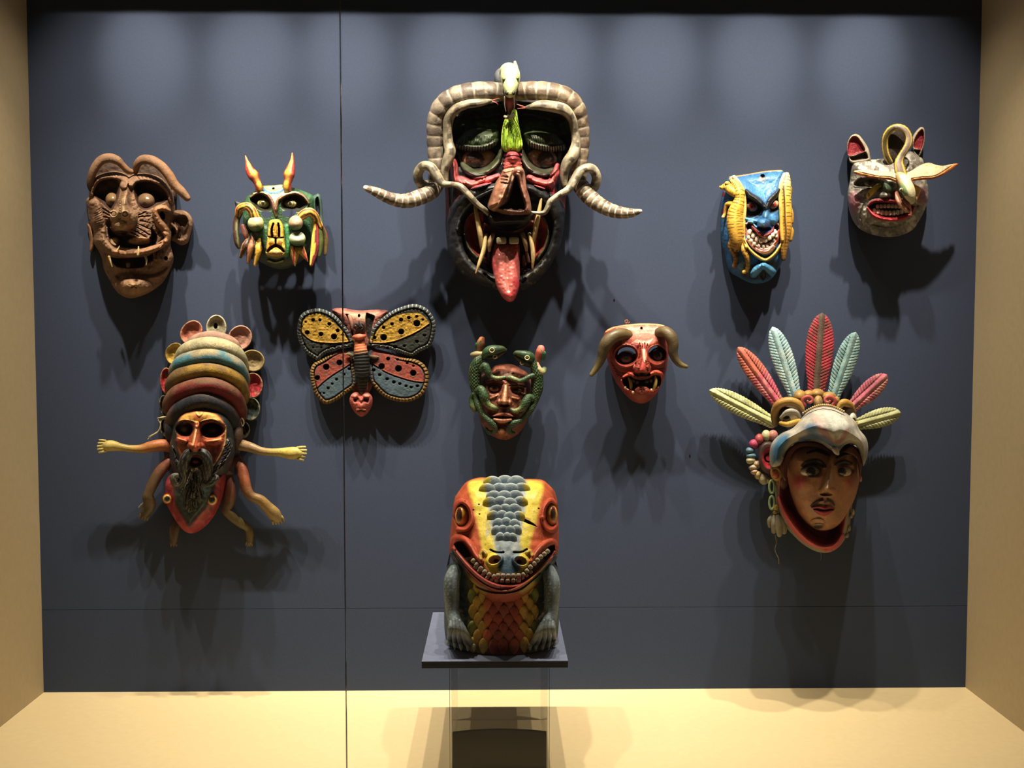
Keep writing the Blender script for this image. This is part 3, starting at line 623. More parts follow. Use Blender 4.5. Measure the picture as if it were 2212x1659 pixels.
# ================================================================ 3 huge horned mask
def mask_horned():
    c = Ctx(770, 120, 3.073, 'carved_mask', 'huge black and red mask with ringed ram horns, entwined snakes and a long pink tongue', 'mask', (1000, 900, 0))
    BK, RD, DG = '17191F', '9A3438', '1E2C1A'
    r = c.relief([(600, 420), (575, 560), (572, 760), (585, 850), (592, 1000), (592, 1150), (610, 1280), (650, 1390), (740, 1480), (860, 1540), (1000, 1562), (1120, 1555), (1220, 1480), (1290, 1390), (1350, 1270), (1380, 1130), (1390, 950), (1410, 850), (1440, 700), (1470, 560), (1455, 420), (1400, 300), (1200, 250), (1030, 240), (850, 255), (690, 300)], base=90, dome=250, dw=330, col=BK, step=1.1)
    r.mottle('3A2622', 60, .62, .5, 3, (560, 1460, 240, 700))
    # forehead hollow, lids
    r.region([(640, 420), (720, 350), (900, 320), (1000, 300), (1120, 310), (1300, 350), (1420, 420), (1430, 640), (1380, 800), (1180, 780), (1030, 700), (850, 780), (660, 760), (610, 600)], -110, 90, '15180F', cf=60)
    r.region([(1000, 250), (950, 380), (960, 560), (1000, 700), (1080, 700), (1100, 560), (1090, 380), (1050, 250)], 70, 40, '3A241E', ca=.6)
    for pts in ([(655, 590), (700, 510), (790, 470), (880, 480), (945, 500), (950, 560), (925, 605), (860, 640), (770, 645), (690, 632)], [(1105, 520), (1180, 490), (1290, 500), (1360, 545), (1388, 600), (1370, 632), (1280, 645), (1200, 630), (1140, 600)]):
        r.region(pts, 130, 75, '25361C', prof='dome', cf=25); 
    r.region([(700, 440), (860, 420), (930, 440), (930, 510), (820, 500), (700, 520)], 15, 40, '3A521E', ca=.6); r.region([(1120, 450), (1250, 430), (1370, 480), (1360, 540), (1200, 510), (1130, 530)], 15, 40, '34481C', ca=.6)
    r.mottle('4A5A30', 34, .62, .5, 8, (660, 1390, 440, 600))
    r.stroke([(665, 600), (760, 618), (860, 612), (935, 575)], 22, 26, '10140F'); r.stroke([(1125, 570), (1200, 605), (1290, 618), (1375, 608)], 24, 28, '10140F')
    for k in range(15):
        t = k / 14; x = 668 + 258 * t; y = 605 + 26 * math.sin(PI * t) - 22 * t * t; r.stroke([(x, y - 14, 4), (x - 2, y + 18, 3)], h=2, col='8A9080', sm=False, ca=.5)
        x = 1140 + 235 * t; y = 585 + 36 * math.sin(PI * t * .75); r.stroke([(x, y - 14, 4), (x + 2, y + 18, 3)], h=2, col='B0B6A2', sm=False, ca=.65)
    for k in range(16):
        r.stroke([(680 + k * 17, 540, 3), (672 + k * 17, 585, 3)], h=-3, col='1C2814', sm=False); r.stroke([(1130 + k * 15, 535, 3), (1136 + k * 15, 580, 3)], h=-3, col='16200F', sm=False)
    # eye rims
    r.stroke([(690, 650, 22), (715, 730, 26), (780, 785, 30), (860, 770, 30), (925, 710, 26), (955, 640, 22)], h=70, col='2A3018')
    r.stroke([(1100, 640, 22), (1130, 710, 26), (1180, 765, 30), (1260, 780, 30), (1325, 730, 26), (1345, 650, 20)], h=70, col='2A2A1A')
    r.stroke([(720, 770), (790, 805), (850, 800)], 16, 12, '0E120C'); r.stroke([(1170, 790), (1240, 805), (1310, 770)], 16, 12, '0E120C')
    # red cheeks
    r.stroke([(650, 700, 24), (655, 800, 28), (690, 860, 34)], h=60, col='8A2E30'); r.stroke([(690, 830, 34), (770, 850, 40), (860, 830, 34), (940, 800, 20)], h=75, col='B8444A')
    r.stroke([(640, 720), (645, 800), (650, 840)], 14, 20, 'C86A64', ca=.7); r.stroke([(720, 835), (770, 860), (840, 820)], 16, 20, 'C86A60', cs=.8)
    r.stroke([(1150, 810, 24), (1210, 840, 36), (1280, 850, 38), (1320, 790, 28), (1335, 730, 20)], h=80, col='B0383E'); r.stroke([(1290, 850, 26), (1310, 920, 30)], h=50, col='8A2428')
    r.stroke([(1180, 830), (1250, 850), (1300, 830), (1325, 760)], 14, 16, 'D0605A', cs=.8)
    r.stroke([(600, 880, 14), (605, 1050, 16), (600, 1200, 12)], h=14, col='7A2A26'); r.stroke([(1395, 880, 16), (1390, 1020, 16), (1382, 1130, 10)], h=14, col='7A2620')
    r.region([(640, 880), (760, 860), (860, 880), (760, 960), (660, 1040)], 0, 50, '5A1E1C', cf=40, ca=.8)
    r.region([(1180, 870), (1300, 900), (1390, 900), (1380, 1000), (1300, 960)], 0, 50, '5A1A18', cf=40, ca=.7)
    # black rolls round the mouth
    r.stroke([(930, 870, 30), (830, 900, 46), (730, 960, 56), (660, 1060, 60), (640, 1190, 62), (665, 1320, 60), (740, 1420, 56), (860, 1490, 54), (960, 1515, 50)], h=110, col='14171E')
    r.stroke([(1150, 880, 30), (1230, 920, 46), (1310, 990, 54), (1350, 1090, 56), (1350, 1210, 58), (1310, 1330, 58), (1230, 1430, 56), (1120, 1500, 52), (1030, 1520, 48)], h=110, col='14171E')
    r.stroke([(900, 900), (780, 960), (700, 1060), (670, 1150)], 12, 18, '2A323E', cs=.8)
    r.mottle('5A5A44', 40, .66, .55, 6, (640, 1330, 1340, 1560)); r.mottle('9A7A38', 22, .72, .7, 9, (1120, 1320, 1340, 1520))
    # mouth cavity and cheek cups
    r.region([(835, 1160), (870, 1110), (1160, 1100), (1185, 1180), (1190, 1400), (1140, 1440), (1000, 1450), (880, 1430), (835, 1330)], -190, 60, '2A0F0D', cf=20)
    for pts, cc in (([(715, 1180), (725, 1100), (770, 1045), (835, 1040), (850, 1130), (850, 1240), (852, 1345), (800, 1335), (745, 1270)], 'B03A44'), ([(1175, 1060), (1230, 1060), (1268, 1130), (1272, 1200), (1250, 1280), (1200, 1350), (1170, 1360), (1165, 1200)], 'B8463A')):
        r.region(pts, -120, 60, cc, cf=12); P = pts + [pts[0]]; r.stroke(P[:4] if cc == 'B03A44' else P[1:6], 13, 30, '4A4630')
    r.stroke([(720, 1190), (745, 1275), (800, 1340)], 12, 30, '4A4630'); r.mottle('E07A6A', 50, .6, .7, 14, (735, 840, 1180, 1330)); r.mottle('7A1226', 60, .5, .8, 15, (730, 850, 1050, 1180)); r.mottle('C8862A', 50, .5, .7, 16, (1180, 1270, 1080, 1220))
    # muzzle above the mouth, lip
    r.region([(870, 1050), (880, 1110), (930, 1170), (1020, 1190), (1110, 1165), (1160, 1100), (1170, 1040), (1020, 1010)], 90, 60, '101014', prof='dome', cf=16)
    r.stroke([(850, 1120, 20), (900, 1165, 26), (1010, 1190, 28), (1110, 1165, 26), (1170, 1110, 20)], h=60, col='5A2226')
    r.stroke([(900, 1130), (1010, 1160), (1120, 1125)], 14, 20, '3C3A44', cs=.9)
    for x, y in ((870, 1360), (900, 1300), (905, 1380), (1120, 1350), (1135, 1290), (1100, 1390), (870, 1290)): r.blob(x, y, 22, 26, 50, '6A2A26')
    r.stroke([(850, 1450), (885, 1480), (930, 1500)], 10, -20, '0A0A0C'); r.stroke([(1120, 1480), (1100, 1500), (1090, 1440)], 10, -20, '0A0A0C')
    # bridge of the nose
    r.stroke([(1035, 640, 52, 60), (1035, 720, 55, 100), (1030, 790, 60, 140)], col='7A2A2A')
    for k, (y, cc) in enumerate(((655, '9A3040'), (690, '6A1C20'), (712, 'B85048'), (735, 'A8443E'), (760, 'B8705A'))): r.stroke([(985, y + 6), (1035, y - 6), (1088, y + 4)], 13, 26, cc)
    r.rough(9, 26); r.build('face', back=10)
    H = r.at
    # big hooked nose (own carved block)
    nz = c.relief([(960, 790), (975, 758), (1040, 748), (1100, 760), (1118, 850), (1150, 940), (1160, 1040), (1120, 1065), (1010, 1068), (930, 1045), (872, 1010), (872, 960), (895, 880), (935, 820)], base=350, dome=190, dw=110, col='5E3C2C')
    nz.stroke([(1000, 770, 34), (965, 860, 46), (930, 960, 46), (900, 1010, 34)], h=70, col='8A5A42'); nz.stroke([(1075, 770, 26), (1110, 860, 34), (1135, 950, 34), (1145, 1020, 28)], h=70, col='7A4E3C')
    nz.region([(1050, 790), (1075, 800), (1105, 900), (1135, 1010), (1090, 1040), (990, 1030), (930, 1010), (985, 960), (1020, 880)], -130, 40, '2C1C18', cf=20)
    nz.stroke([(1030, 765), (1000, 860), (950, 980), (905, 1020)], 9, 16, 'A87A5A', cs=.8)
    nz.stroke([(985, 760, 16), (1035, 750, 18), (1090, 762, 16)], h=30, col='A8705A')
    for k in range(3): nz.stroke([(960, 800 + k * 22), (1000, 806 + k * 22)], 7, -12, '4A2820', sm=False)
    nz.rough(10, 22); nz.build('nose', thick=160)
    c.tube('nose_tip', [(1045, 790, 480, 18), (1075, 760, 520, 26), (1098, 790, 500, 20), (1120, 900, 500, 12)], ['A0705A', '7A4A3A'])
    def eyec(px_, side):
        def f(lx, ly, lz):
            o = np.tile(hexc('A86A50'), (len(lx), 1)); q = np.hypot((lx - px_) * 1.15, ly * .8 - .05)
            o = np.where((q < .62)[:, None], hexc('2E1A14'), o); n = (np.sin(lx * 40) * np.sin(ly * 37) > .3) & (q < .58); o = np.where(n[:, None], hexc('4A2A1E'), o)
            return np.where((np.abs(ly) > .88)[:, None], hexc('2A2A18'), o)
        return f
    c.ball('eyeball', 815, 690, H(815, 700) + 5, 118, 78, 85, eyec(-.25, 0), nu=40, nv=26, mat=GLOSS()); c.ball('eyeball', 1228, 690, H(1228, 700) + 5, 108, 78, 85, eyec(.25, 1), nu=40, nv=26, mat=GLOSS())
    # tongue
    t = c.relief([(915, 1262), (940, 1238), (1060, 1236), (1083, 1262), (1085, 1400), (1083, 1520), (1060, 1600), (1030, 1635), (985, 1622), (940, 1560), (910, 1460), (895, 1350)], base=300, dome=90, dw=80, col='B03038', tilt=(0, .25))
    t.region([(940, 1290), (1040, 1280), (1060, 1400), (1050, 1560), (1010, 1600), (960, 1540), (930, 1420)], -10, 60, 'D06A62', cf=50); t.mottle('D88478', 110, .5, .3, 4); t.stroke([(1000, 1290), (1000, 1450), (1010, 1560)], 20, -10, None, prof='g')
    t.rough(5, 14); t.build('tongue', thick=60, mat=GLOSS())
    # teeth and tusks
    for x, w in ((962, 33), (1046, 33)): c.ball('tooth', x, 1228, 350, w, 24, 30, 'B8AE8E', pw=.45)
    c.ball('tooth', 962, 1249, 352, 28, 5, 20, '2A1A12', pw=.5)
    TK = ['A88A50', 'C8AE74', '8A6A38']
    def tk(n, pts): c.tube(n, pts, TK, m=12)
    tk('tusk', [(785, 985, 380, 9), (800, 1070, 385, 15), (820, 1180, 370, 17), (832, 1275, 350, 12)])
    tk('tusk', [(858, 1190, 350, 12), (845, 1290, 380, 15), (818, 1370, 390, 12), (792, 1445, 395, 5)])
    tk('tusk', [(1226, 952, 400, 8), (1208, 1060, 390, 15), (1185, 1170, 370, 16), (1172, 1262, 350, 10)])
    tk('tusk', [(1148, 1185, 350, 12), (1165, 1260, 370, 15), (1172, 1340, 370, 13), (1168, 1415, 360, 6)])
    for p in ([(905, 1190, 340, 16), (885, 1240, 345, 18), (882, 1295, 335, 10)], [(1102, 1185, 340, 16), (1122, 1240, 345, 18), (1128, 1290, 335, 10)]): c.tube('tooth', p, ['8A6A48', 'B89468'])
    for p in ([(870, 1380, 240, 16), (878, 1310, 270, 9)], [(905, 1400, 240, 16), (902, 1340, 270, 9)], [(1112, 1390, 240, 16), (1110, 1330, 270, 9)], [(1140, 1370, 240, 16), (1128, 1300, 270, 9)]): c.tube('tooth', p, ['6A3A2A', '9A7050'])
    # ram horns
    def horncol(nr, a, b, pale='B8AC98', tip=False):
        def f(U, TH):
            ph = (U * nr) % 1.0; n = vnoise(U * 900, TH * 60, 40, 3)
            n2 = vnoise(U * 900, TH * 60, 14, 9); base = blendc(a, b, sstep(.35, .7, n)) * (.7 + .5 * n2)[:, None]; w = sstep(.09, .02, np.minimum(ph, 1 - ph)) * (.75 if not tip else .9)
            return base * (1 - w[:, None]) + hexc(pale) * w[:, None]
        return f
    def ringr(nr, dep=.1): return lambda U, TH: 1 - dep * (1 - np.abs(np.sin(PI * U * nr)) ** .45)
    c.tube('ram_horn', [(1000, 245, 330, 60), (880, 235, 360, 64), (760, 242, 370, 66), (650, 272, 360, 66), (570, 335, 340, 66), (530, 430, 310, 62), (523, 540, 290, 58), (526, 640, 280, 56), (532, 740, 270, 56), (530, 830, 260, 56)], horncol(13, '584E45', '857A6C'), n=12, m=24, rmod=ringr(13))
    c.tube('ram_horn', [(545, 850, 260, 44), (500, 895, 280, 58), (430, 935, 300, 56), (330, 965, 330, 50), (230, 950, 360, 42), (140, 910, 390, 34), (62, 878, 410, 20)], horncol(13, '5E5044', '8E8270', 'CFC6AE', True), n=14, m=22, rmod=ringr(13))
    c.tube('ram_horn', [(1060, 240, 330, 60), (1160, 232, 360, 64), (1280, 240, 370, 66), (1390, 275, 360, 66), (1455, 345, 340, 64), (1485, 440, 310, 58), (1495, 540, 290, 54), (1492, 640, 280, 52), (1480, 740, 270, 54), (1475, 830, 260, 54)], horncol(13, '5C4C3E', '85755F'), n=12, m=24, rmod=ringr(13))
    c.tube('ram_horn', [(1455, 820, 260, 46), (1500, 880, 280, 58), (1560, 950, 300, 56), (1640, 1005, 330, 50), (1730, 1038, 360, 44), (1820, 1045, 390, 32), (1885, 1032, 410, 14)], horncol(13, '5E5042', '8E806A', 'CFC6AE', True), n=14, m=22, rmod=ringr(13))
    # snakes
    def snk(a, b, spots=7):
        def f(U, TH):
            o = blendc(a, '4E4A3C', sstep(.25, .8, vnoise(U * 900, TH * 70, 45, 6)) * .75); n = ((U * spots) % 1 < .32) & (np.abs(np.sin(TH * 1.0 + .4)) < .45) & (np.cos(TH) > 0)
            return np.where(n[:, None], hexc('4A443A'), o)
        return f
    c.tube('snake', [(895, 300, 400, 10), (860, 306, 420, 20), (800, 315, 430, 28), (730, 325, 420, 30), (660, 355, 400, 32), (615, 415, 370, 34), (605, 500, 350, 32), (610, 580, 340, 34), (622, 640, 350, 38), (600, 710, 350, 34), (585, 770, 340, 28), (590, 835, 330, 22)], snk('8E836E', '77705F'), m=20, n=9)
    c.tube('snake', [(1125, 345, 410, 9), (1165, 338, 420, 20), (1220, 330, 430, 34), (1300, 338, 430, 38), (1380, 360, 410, 38), (1430, 420, 380, 30), (1448, 500, 350, 28), (1458, 580, 340, 32), (1440, 655, 350, 40), (1395, 720, 350, 36), (1378, 800, 330, 28), (1385, 860, 320, 20)], snk('9A8F78', '8A806C', 8), m=20, n=9)
    c.tube('snake', [(470, 860, 250, 30), (425, 850, 290, 32), (408, 790, 320, 33), (440, 735, 350, 32), (495, 742, 370, 32), (535, 800, 380, 32), (575, 850, 390, 26), (640, 855, 410, 18), (690, 870, 430, 22), (745, 925, 440, 22), (800, 985, 430, 20), (850, 1025, 410, 18), (885, 1060, 360, 16)], snk('8E846C', '6A6252', 9), m=18, n=9)
    c.tube('snake', [(1530, 900, 250, 28), (1580, 870, 290, 32), (1592, 800, 320, 33), (1555, 748, 350, 32), (1490, 765, 370, 32), (1445, 830, 390, 30), (1405, 890, 410, 26), (1350, 920, 430, 20), (1290, 965, 440, 20), (1268, 1010, 440, 18), (1240, 1045, 430, 16), (1165, 1040, 420, 8)], snk('A09680', '7E745E', 9), m=18, n=9)
    for p in ([(895, 300, 405, 5), (925, 290, 410, 3), (950, 285, 410, 2)], [(895, 303, 405, 5), (925, 312, 410, 3), (940, 325, 410, 2)], [(1125, 345, 410, 6), (1095, 335, 415, 5), (1062, 322, 415, 3)], [(1125, 347, 410, 6), (1095, 350, 415, 4), (1070, 352, 415, 3)]): c.tube('snake_tongue', p, 'A04434', m=8)
    # crowning creature head
    def topc(U, TH):
        o = blendc('C9C4A2', 'C8D09A', sstep(.3, .9, U)); w = sstep(.1, .6, np.abs(np.sin(TH))) * .5 * sstep(.15, .4, U)
        return o * (1 - w[:, None]) + hexc('7E9A60') * w[:, None]
    c.tube('creature_head', [(985, 150, 250, 50), (1000, 105, 330, 52), (1018, 110, 420, 62), (1022, 150, 480, 66), (1022, 200, 510, 54), (1020, 245, 520, 40)], topc, m=22, n=8)
    c.ball('creature_back', 965, 150, 260, 52, 70, 90, '6A7078')
    c.tube('creature_horn', [(1068, 110, 400, 13), (1058, 75, 410, 15), (1052, 42, 420, 9)], 'BDBCA6')
    c.ball('creature_eye', 980, 155, 535, 15, 12, 14, '5A6A30', label='small olive eye'); c.ball('creature_eye', 1068, 150, 530, 13, 12, 14, '5A6A30', label='small olive eye')
    c.tube('creature_jaw', [(1020, 250, 470, 36), (1018, 290, 460, 32), (1018, 330, 430, 24), (1015, 385, 400, 12)], ['1A1010', '8A2A38', '6A1C24', '2A0E0E'])
    for x in (1000, 1042): c.ball('nostril', x, 248, 545, 14, 16, 14, '181210', label='black round nostril')
    for p in ([(985, 275, 500, 6), (985, 330, 480, 4), (992, 372, 470, 2)], [(1045, 275, 500, 6), (1048, 330, 480, 4), (1040, 370, 470, 2)]): c.tube('creature_fang', p, 'B8A888', m=8)
    t = c.relief([(1000, 395), (1035, 362), (1062, 362), (1075, 440), (1095, 540), (1104, 600), (1080, 638), (1040, 644), (985, 640), (962, 600), (962, 520), (978, 440)], base=340, dome=60, dw=50, col='B4DC30', step=1.0)
    rs = random.Random(4)
    for k in range(26):
        x = 972 + k * 4.8; t.stroke([(1010 + (x - 1030) * .35, 400, 2.5), (x - 2 + rs.uniform(-4, 4), 520, 3), (x + rs.uniform(-5, 5), 635, 2.5)], h=-12 if k % 2 else 10, col=rs.choice(['7E9A1A', 'C8E040', '92B81C', 'D8EC5A', '6A8A20']), ca=.8)
    t.build('green_fibre_tuft', thick=50, mat=MATTE(), kind='stuff')
    c.tube('tuft_binding', [(985, 405, 420, 10), (1010, 412, 430, 12), (1040, 392, 430, 10)], 'A0A088')

# ================================================================ 4 blue mask with two jaguars
def mask_blue():
    c = Ctx(1510, 350, 5.72, 'carved_mask', 'narrow blue grinning mask with a yellow big cat climbing down each side', 'mask', (720, 900, 0))
    BL, DB, LB, YE = '1F5F96', '0E1C30', '5A9CC8', 'D8A818'
    r = c.relief([(368, 192), (430, 172), (600, 148), (800, 112), (950, 98), (1030, 102), (1062, 150), (1090, 300), (1110, 500), (1112, 700), (1090, 900), (1060, 1050), (1025, 1240), (960, 1360), (880, 1455), (760, 1500), (620, 1490), (480, 1420), (370, 1340), (320, 1150), (282, 1000), (265, 820), (272, 560), (290, 380), (330, 250)], base=90, dome=360, dw=330, col=BL)
    r.mottle('2E78B0', 90, .5, .6, 3); r.mottle('174A78', 70, .6, .5, 8)
    r.stroke([(375, 195), (500, 168), (700, 132), (900, 104), (1020, 104)], 13, 8, 'A8865A'); r.mottle('B89A6A', 20, .72, .8, 5, (830, 960, 98, 160))
    r.blob(780, 215, 42, 48, 0, 'B89A68', cs=.3); r.blob(785, 175, 27, 27, -90, '1A0C0A')
    r.region([(560, 200), (780, 170), (1000, 160), (990, 330), (880, 430), (820, 500), (740, 460), (620, 380)], -60, 120, '2F7AB4', cf=80, ca=.7)
    # brows / eyes / black areas
    r.region([(575, 440), (700, 480), (800, 560), (760, 640), (680, 690), (570, 680)], -60, 50, '0C0F18', cf=18); r.region([(860, 560), (900, 500), (980, 430), (990, 560), (980, 610), (880, 640)], -60, 50, '0C0F18', cf=18)
    r.stroke([(585, 350, 20), (640, 410, 38), (720, 465, 46), (790, 530, 36), (820, 560, 20)], h=80, col='10131C'); r.stroke([(990, 340, 20), (950, 400, 36), (890, 460, 40), (850, 530, 34), (835, 560, 20)], h=80, col='10131C')
    r.stroke([(620, 400), (700, 450), (770, 515)], 10, 12, '2A3240', cs=.8)
    # nose
    r.stroke([(825, 580, 34, 60), (825, 640, 50, 130), (815, 720, 70, 200), (800, 780, 80, 230)], col=None, prof='g'); r.blob(800, 760, 80, 60, 70, BL)
    r.blob(822, 640, 46, 55, 20, LB, cs=.9); r.blob(775, 735, 44, 34, 18, LB, cs=.9); r.blob(800, 825, 90, 38, -110, '0A1018', cs=.5)
    r.blob(920, 700, 70, 70, 50, '3A86BC', cs=.8); r.stroke([(575, 700, 24), (640, 720, 34), (700, 730, 26)], h=40, col='4A90C0', cs=.7)
    r.stroke([(580, 760), (640, 740), (700, 800), (740, 860)], 14, 30, '5E9CC0')
    # grin
    r.region([(560, 780), (600, 740), (660, 770), (720, 850), (820, 900), (890, 870), (930, 780), (990, 760), (1000, 900), (970, 1010), (900, 1090), (820, 1130), (720, 1090), (620, 1000), (575, 900)], 40, 50, 'C88A88', cf=8)
    r.region([(590, 850), (660, 800), (740, 890), (830, 930), (900, 890), (960, 820), (965, 940), (900, 1040), (810, 1085), (720, 1050), (630, 960)], -60, 30, 'C8A8A0', cf=8)
    r.stroke([(640, 790, 18), (700, 850, 24), (770, 900, 26), (830, 905, 26), (890, 870, 22), (930, 810, 16)], h=60, col='8E2420')
    r.stroke([(992, 850), (985, 930), (950, 1000)], 16, 30, 'A8382C'); r.stroke([(600, 960), (680, 1060), (770, 1110), (850, 1110), (920, 1050)], 22, 45, 'D09A98')
    r.blob(618, 800, 34, 46, -110, '080808'); r.blob(955, 812, 34, 48, -110, '080808')
    r.stroke([(650, 900), (720, 970), (800, 1005), (880, 975), (940, 900)], 9, -40, '2A1412')
    r.region([(660, 1060), (740, 1120), (820, 1150), (900, 1110), (960, 1040), (940, 1120), (820, 1200), (700, 1140)], -30, 20, '10121E')
    r.stroke([(560, 960, 16), (610, 1060, 18), (700, 1150, 22), (820, 1212, 24), (930, 1140, 22), (1010, 1030, 22), (1045, 950, 16)], h=80, col='D8A838')
    # chin
    r.region([(560, 1240), (700, 1230), (1000, 1180), (1000, 1320), (900, 1440), (760, 1490), (600, 1480), (480, 1400)], -10, 80, DB, cf=60)
    r.stroke([(780, 1285, 44), (720, 1330, 58), (675, 1385, 54)], h=120, col='3A88BE'); r.stroke([(810, 1280, 44), (870, 1330, 58), (915, 1370, 54)], h=120, col='3A88BE')
    r.blob(700, 1330, 50, 40, 0, LB, cs=.9); r.blob(890, 1330, 50, 36, 0, LB, cs=.9); r.blob(790, 1400, 34, 60, -60, '0A1422', cs=.8)
    for y in (620,): r.blob(292, y, 24, 50, 0, '6A1C2A')
    r.blob(300, 400, 30, 40, 0, '6A1C2A'); r.mottle('2E8A9A', 60, .62, .5, 13, (265, 380, 700, 1300))
    r.rough(6, 20); r.build('face', back=15); H = r.at
    c.eye('eyeball', 655, 550, H(655, 550) + 10, 74, 62, 60, '9A7A60', '9A2A1C', '3A0E0A', .0, .05, .62, .22, rot=.35)
    c.eye('eyeball', 920, 525, H(920, 530) + 10, 66, 52, 60, 'B89A80', 'A83020', '4A120C', -.05, .0, .6, .2, rot=-.45)
    for k, (x, y) in enumerate(((628, 862), (672, 905), (718, 948), (768, 968), (820, 962), (868, 935), (905, 900), (938, 866))):
        c.ball('tooth', x, y, H(x, y) + 26, 27, 34, 28, 'E8DCC4', pw=.7, rot=(.35, .3, .2, .05, -.05, -.25, -.35, -.4)[k], nu=14, nv=8)
    for k, (x, y) in enumerate(((612, 930), (645, 972), (685, 1010), (738, 1040), (795, 1050), (845, 1040), (890, 1008), (930, 960), (955, 915))):
        c.ball('tooth', x, y, H(x, y) + 18, 20, 24, 22, 'D8C8B0', pw=.75, nu=14, nv=8)
    # cats
    def catcol(seed, n=26):
        def f(c0, U, TH, V):
            s = np.sin(U * n * PI * 2 + .7 * np.sin(TH * 2 + seed) + seed) ; g = vnoise(U * 1000, TH * 80, 60, seed)
            m = (s > .72) & (g > .35) & (np.cos(TH) > -.3) & (np.abs(np.sin(TH)) > .12)
            return np.where(m[:, None], hexc('4A2E10'), c0)
        return f
    d = 330
    YC = ['E0C88A', 'D8B030', 'D8A414', 'D8A414', 'C8960F', 'A8780E']
    c.tube('yellow_cat', [(400, 205, d - 60, 34), (455, 270, d - 20, 52), (500, 360, d, 66), (505, 450, d + 20, 66), (480, 540, d + 20, 84), (450, 650, d + 30, 104), (450, 780, d + 40, 108), (465, 890, d + 40, 98), (470, 980, d + 30, 82), (455, 1060, d + 10, 62)], YC, n=12, m=28, cmod=catcol(1), on=(H, .35), label='yellow striped big cat on the left side')
    c.tube('mane_edge', [(430, 185, d + 10, 26), (490, 260, d + 30, 28), (545, 380, d + 50, 26), (565, 520, d + 60, 24), (560, 680, d + 60, 22), (548, 820, d + 60, 24), (550, 940, d + 50, 22), (590, 1050, d + 60, 22)], ['D8C890', 'E0C070', 'D8AE40', 'D8A838'], m=14, on=(H, .6))
    c.tube('cat_head', [(470, 390, d + 30, 60), (410, 350, d + 30, 66), (350, 310, d + 20, 56), (290, 312, d + 10, 34), (268, 310, d, 20)], ['D8A414', 'D8A818', 'E0B838'], n=9, m=24, cmod=catcol(4, 8), on=(H, .5))
    c.ball('cat_ear', 350, 262, H(380, 290) + 90, 34, 26, 22, 'D8A830')
    c.tube('cat_leg', [(420, 520, d + 40, 36), (350, 520, d + 30, 28), (328, 580, d + 10, 24), (318, 640, d, 20), (298, 680, d, 22)], ['D8A414', 'B88418', 'C8A050'], on=(H, .6))
    c.tube('cat_leg', [(430, 960, d + 20, 56), (400, 1040, d + 20, 46), (440, 1130, d + 30, 38), (455, 1200, d + 30, 28), (435, 1290, d + 20, 28)], ['C8960F', 'A87A10', '8A5E18', '7A5018'], cmod=catcol(3, 9), m=20, n=9, on=(H, .6))
    c.tube('cat_leg', [(530, 990, d + 20, 26), (560, 1090, d + 40, 42), (595, 1180, d + 50, 34), (605, 1270, d + 50, 28), (590, 1340, d + 60, 28), (552, 1360, d + 70, 24)], ['D8A830', 'B08018', '9A6E14', 'D8B020'], cmod=catcol(5, 9), m=20, n=9, on=(H, .7))
    YR = ['E0D098', 'D8B850', 'D8A818', 'C89614', 'C08A12', 'A87A10', '7A541A']
    c.tube('yellow_cat', [(1085, 160, d - 80, 38), (1075, 260, d - 40, 62), (1065, 380, d - 20, 72), (1068, 520, d, 76), (1072, 660, d, 78), (1075, 790, d, 74), (1065, 900, d, 66), (1055, 1000, d - 10, 54), (1045, 1100, d - 20, 44), (1045, 1200, d - 30, 28)], YR, n=12, m=28, cmod=catcol(2), on=(H, .35), label='yellow striped big cat on the right side')
    c.tube('cat_leg', [(1090, 300, d - 40, 34), (1125, 330, d - 70, 26), (1120, 420, d - 90, 22)], ['D8B040', 'C89A20'])
    c.tube('cat_leg', [(1110, 560, d - 50, 36), (1140, 640, d - 70, 30), (1142, 740, d - 80, 30)], ['C89A20', 'A87A18']); c.tube('cat_leg', [(1110, 800, d - 60, 34), (1140, 860, d - 70, 34), (1125, 960, d - 60, 30)], ['C89A20', '9A7018'])
    c.tube('mane_edge', [(1055, 150, d - 20, 22), (1015, 260, d + 20, 26), (1000, 400, d + 40, 26), (1010, 560, d + 50, 24), (1018, 720, d + 50, 26), (1022, 860, d + 50, 26), (1030, 960, d + 40, 24)], ['E0D8A8', 'E0C060', 'D8A828', 'D8A838'], m=14, on=(H, .6))
    c.tube('cat_tail', [(1045, 300, d + 50, 8), (1056, 480, d + 80, 9), (1062, 680, d + 84, 9), (1075, 850, d + 80, 9), (1065, 1000, d + 60, 8)], '5A3A14', m=8, on=(lambda x, y: H(x, y) + 58, 0))

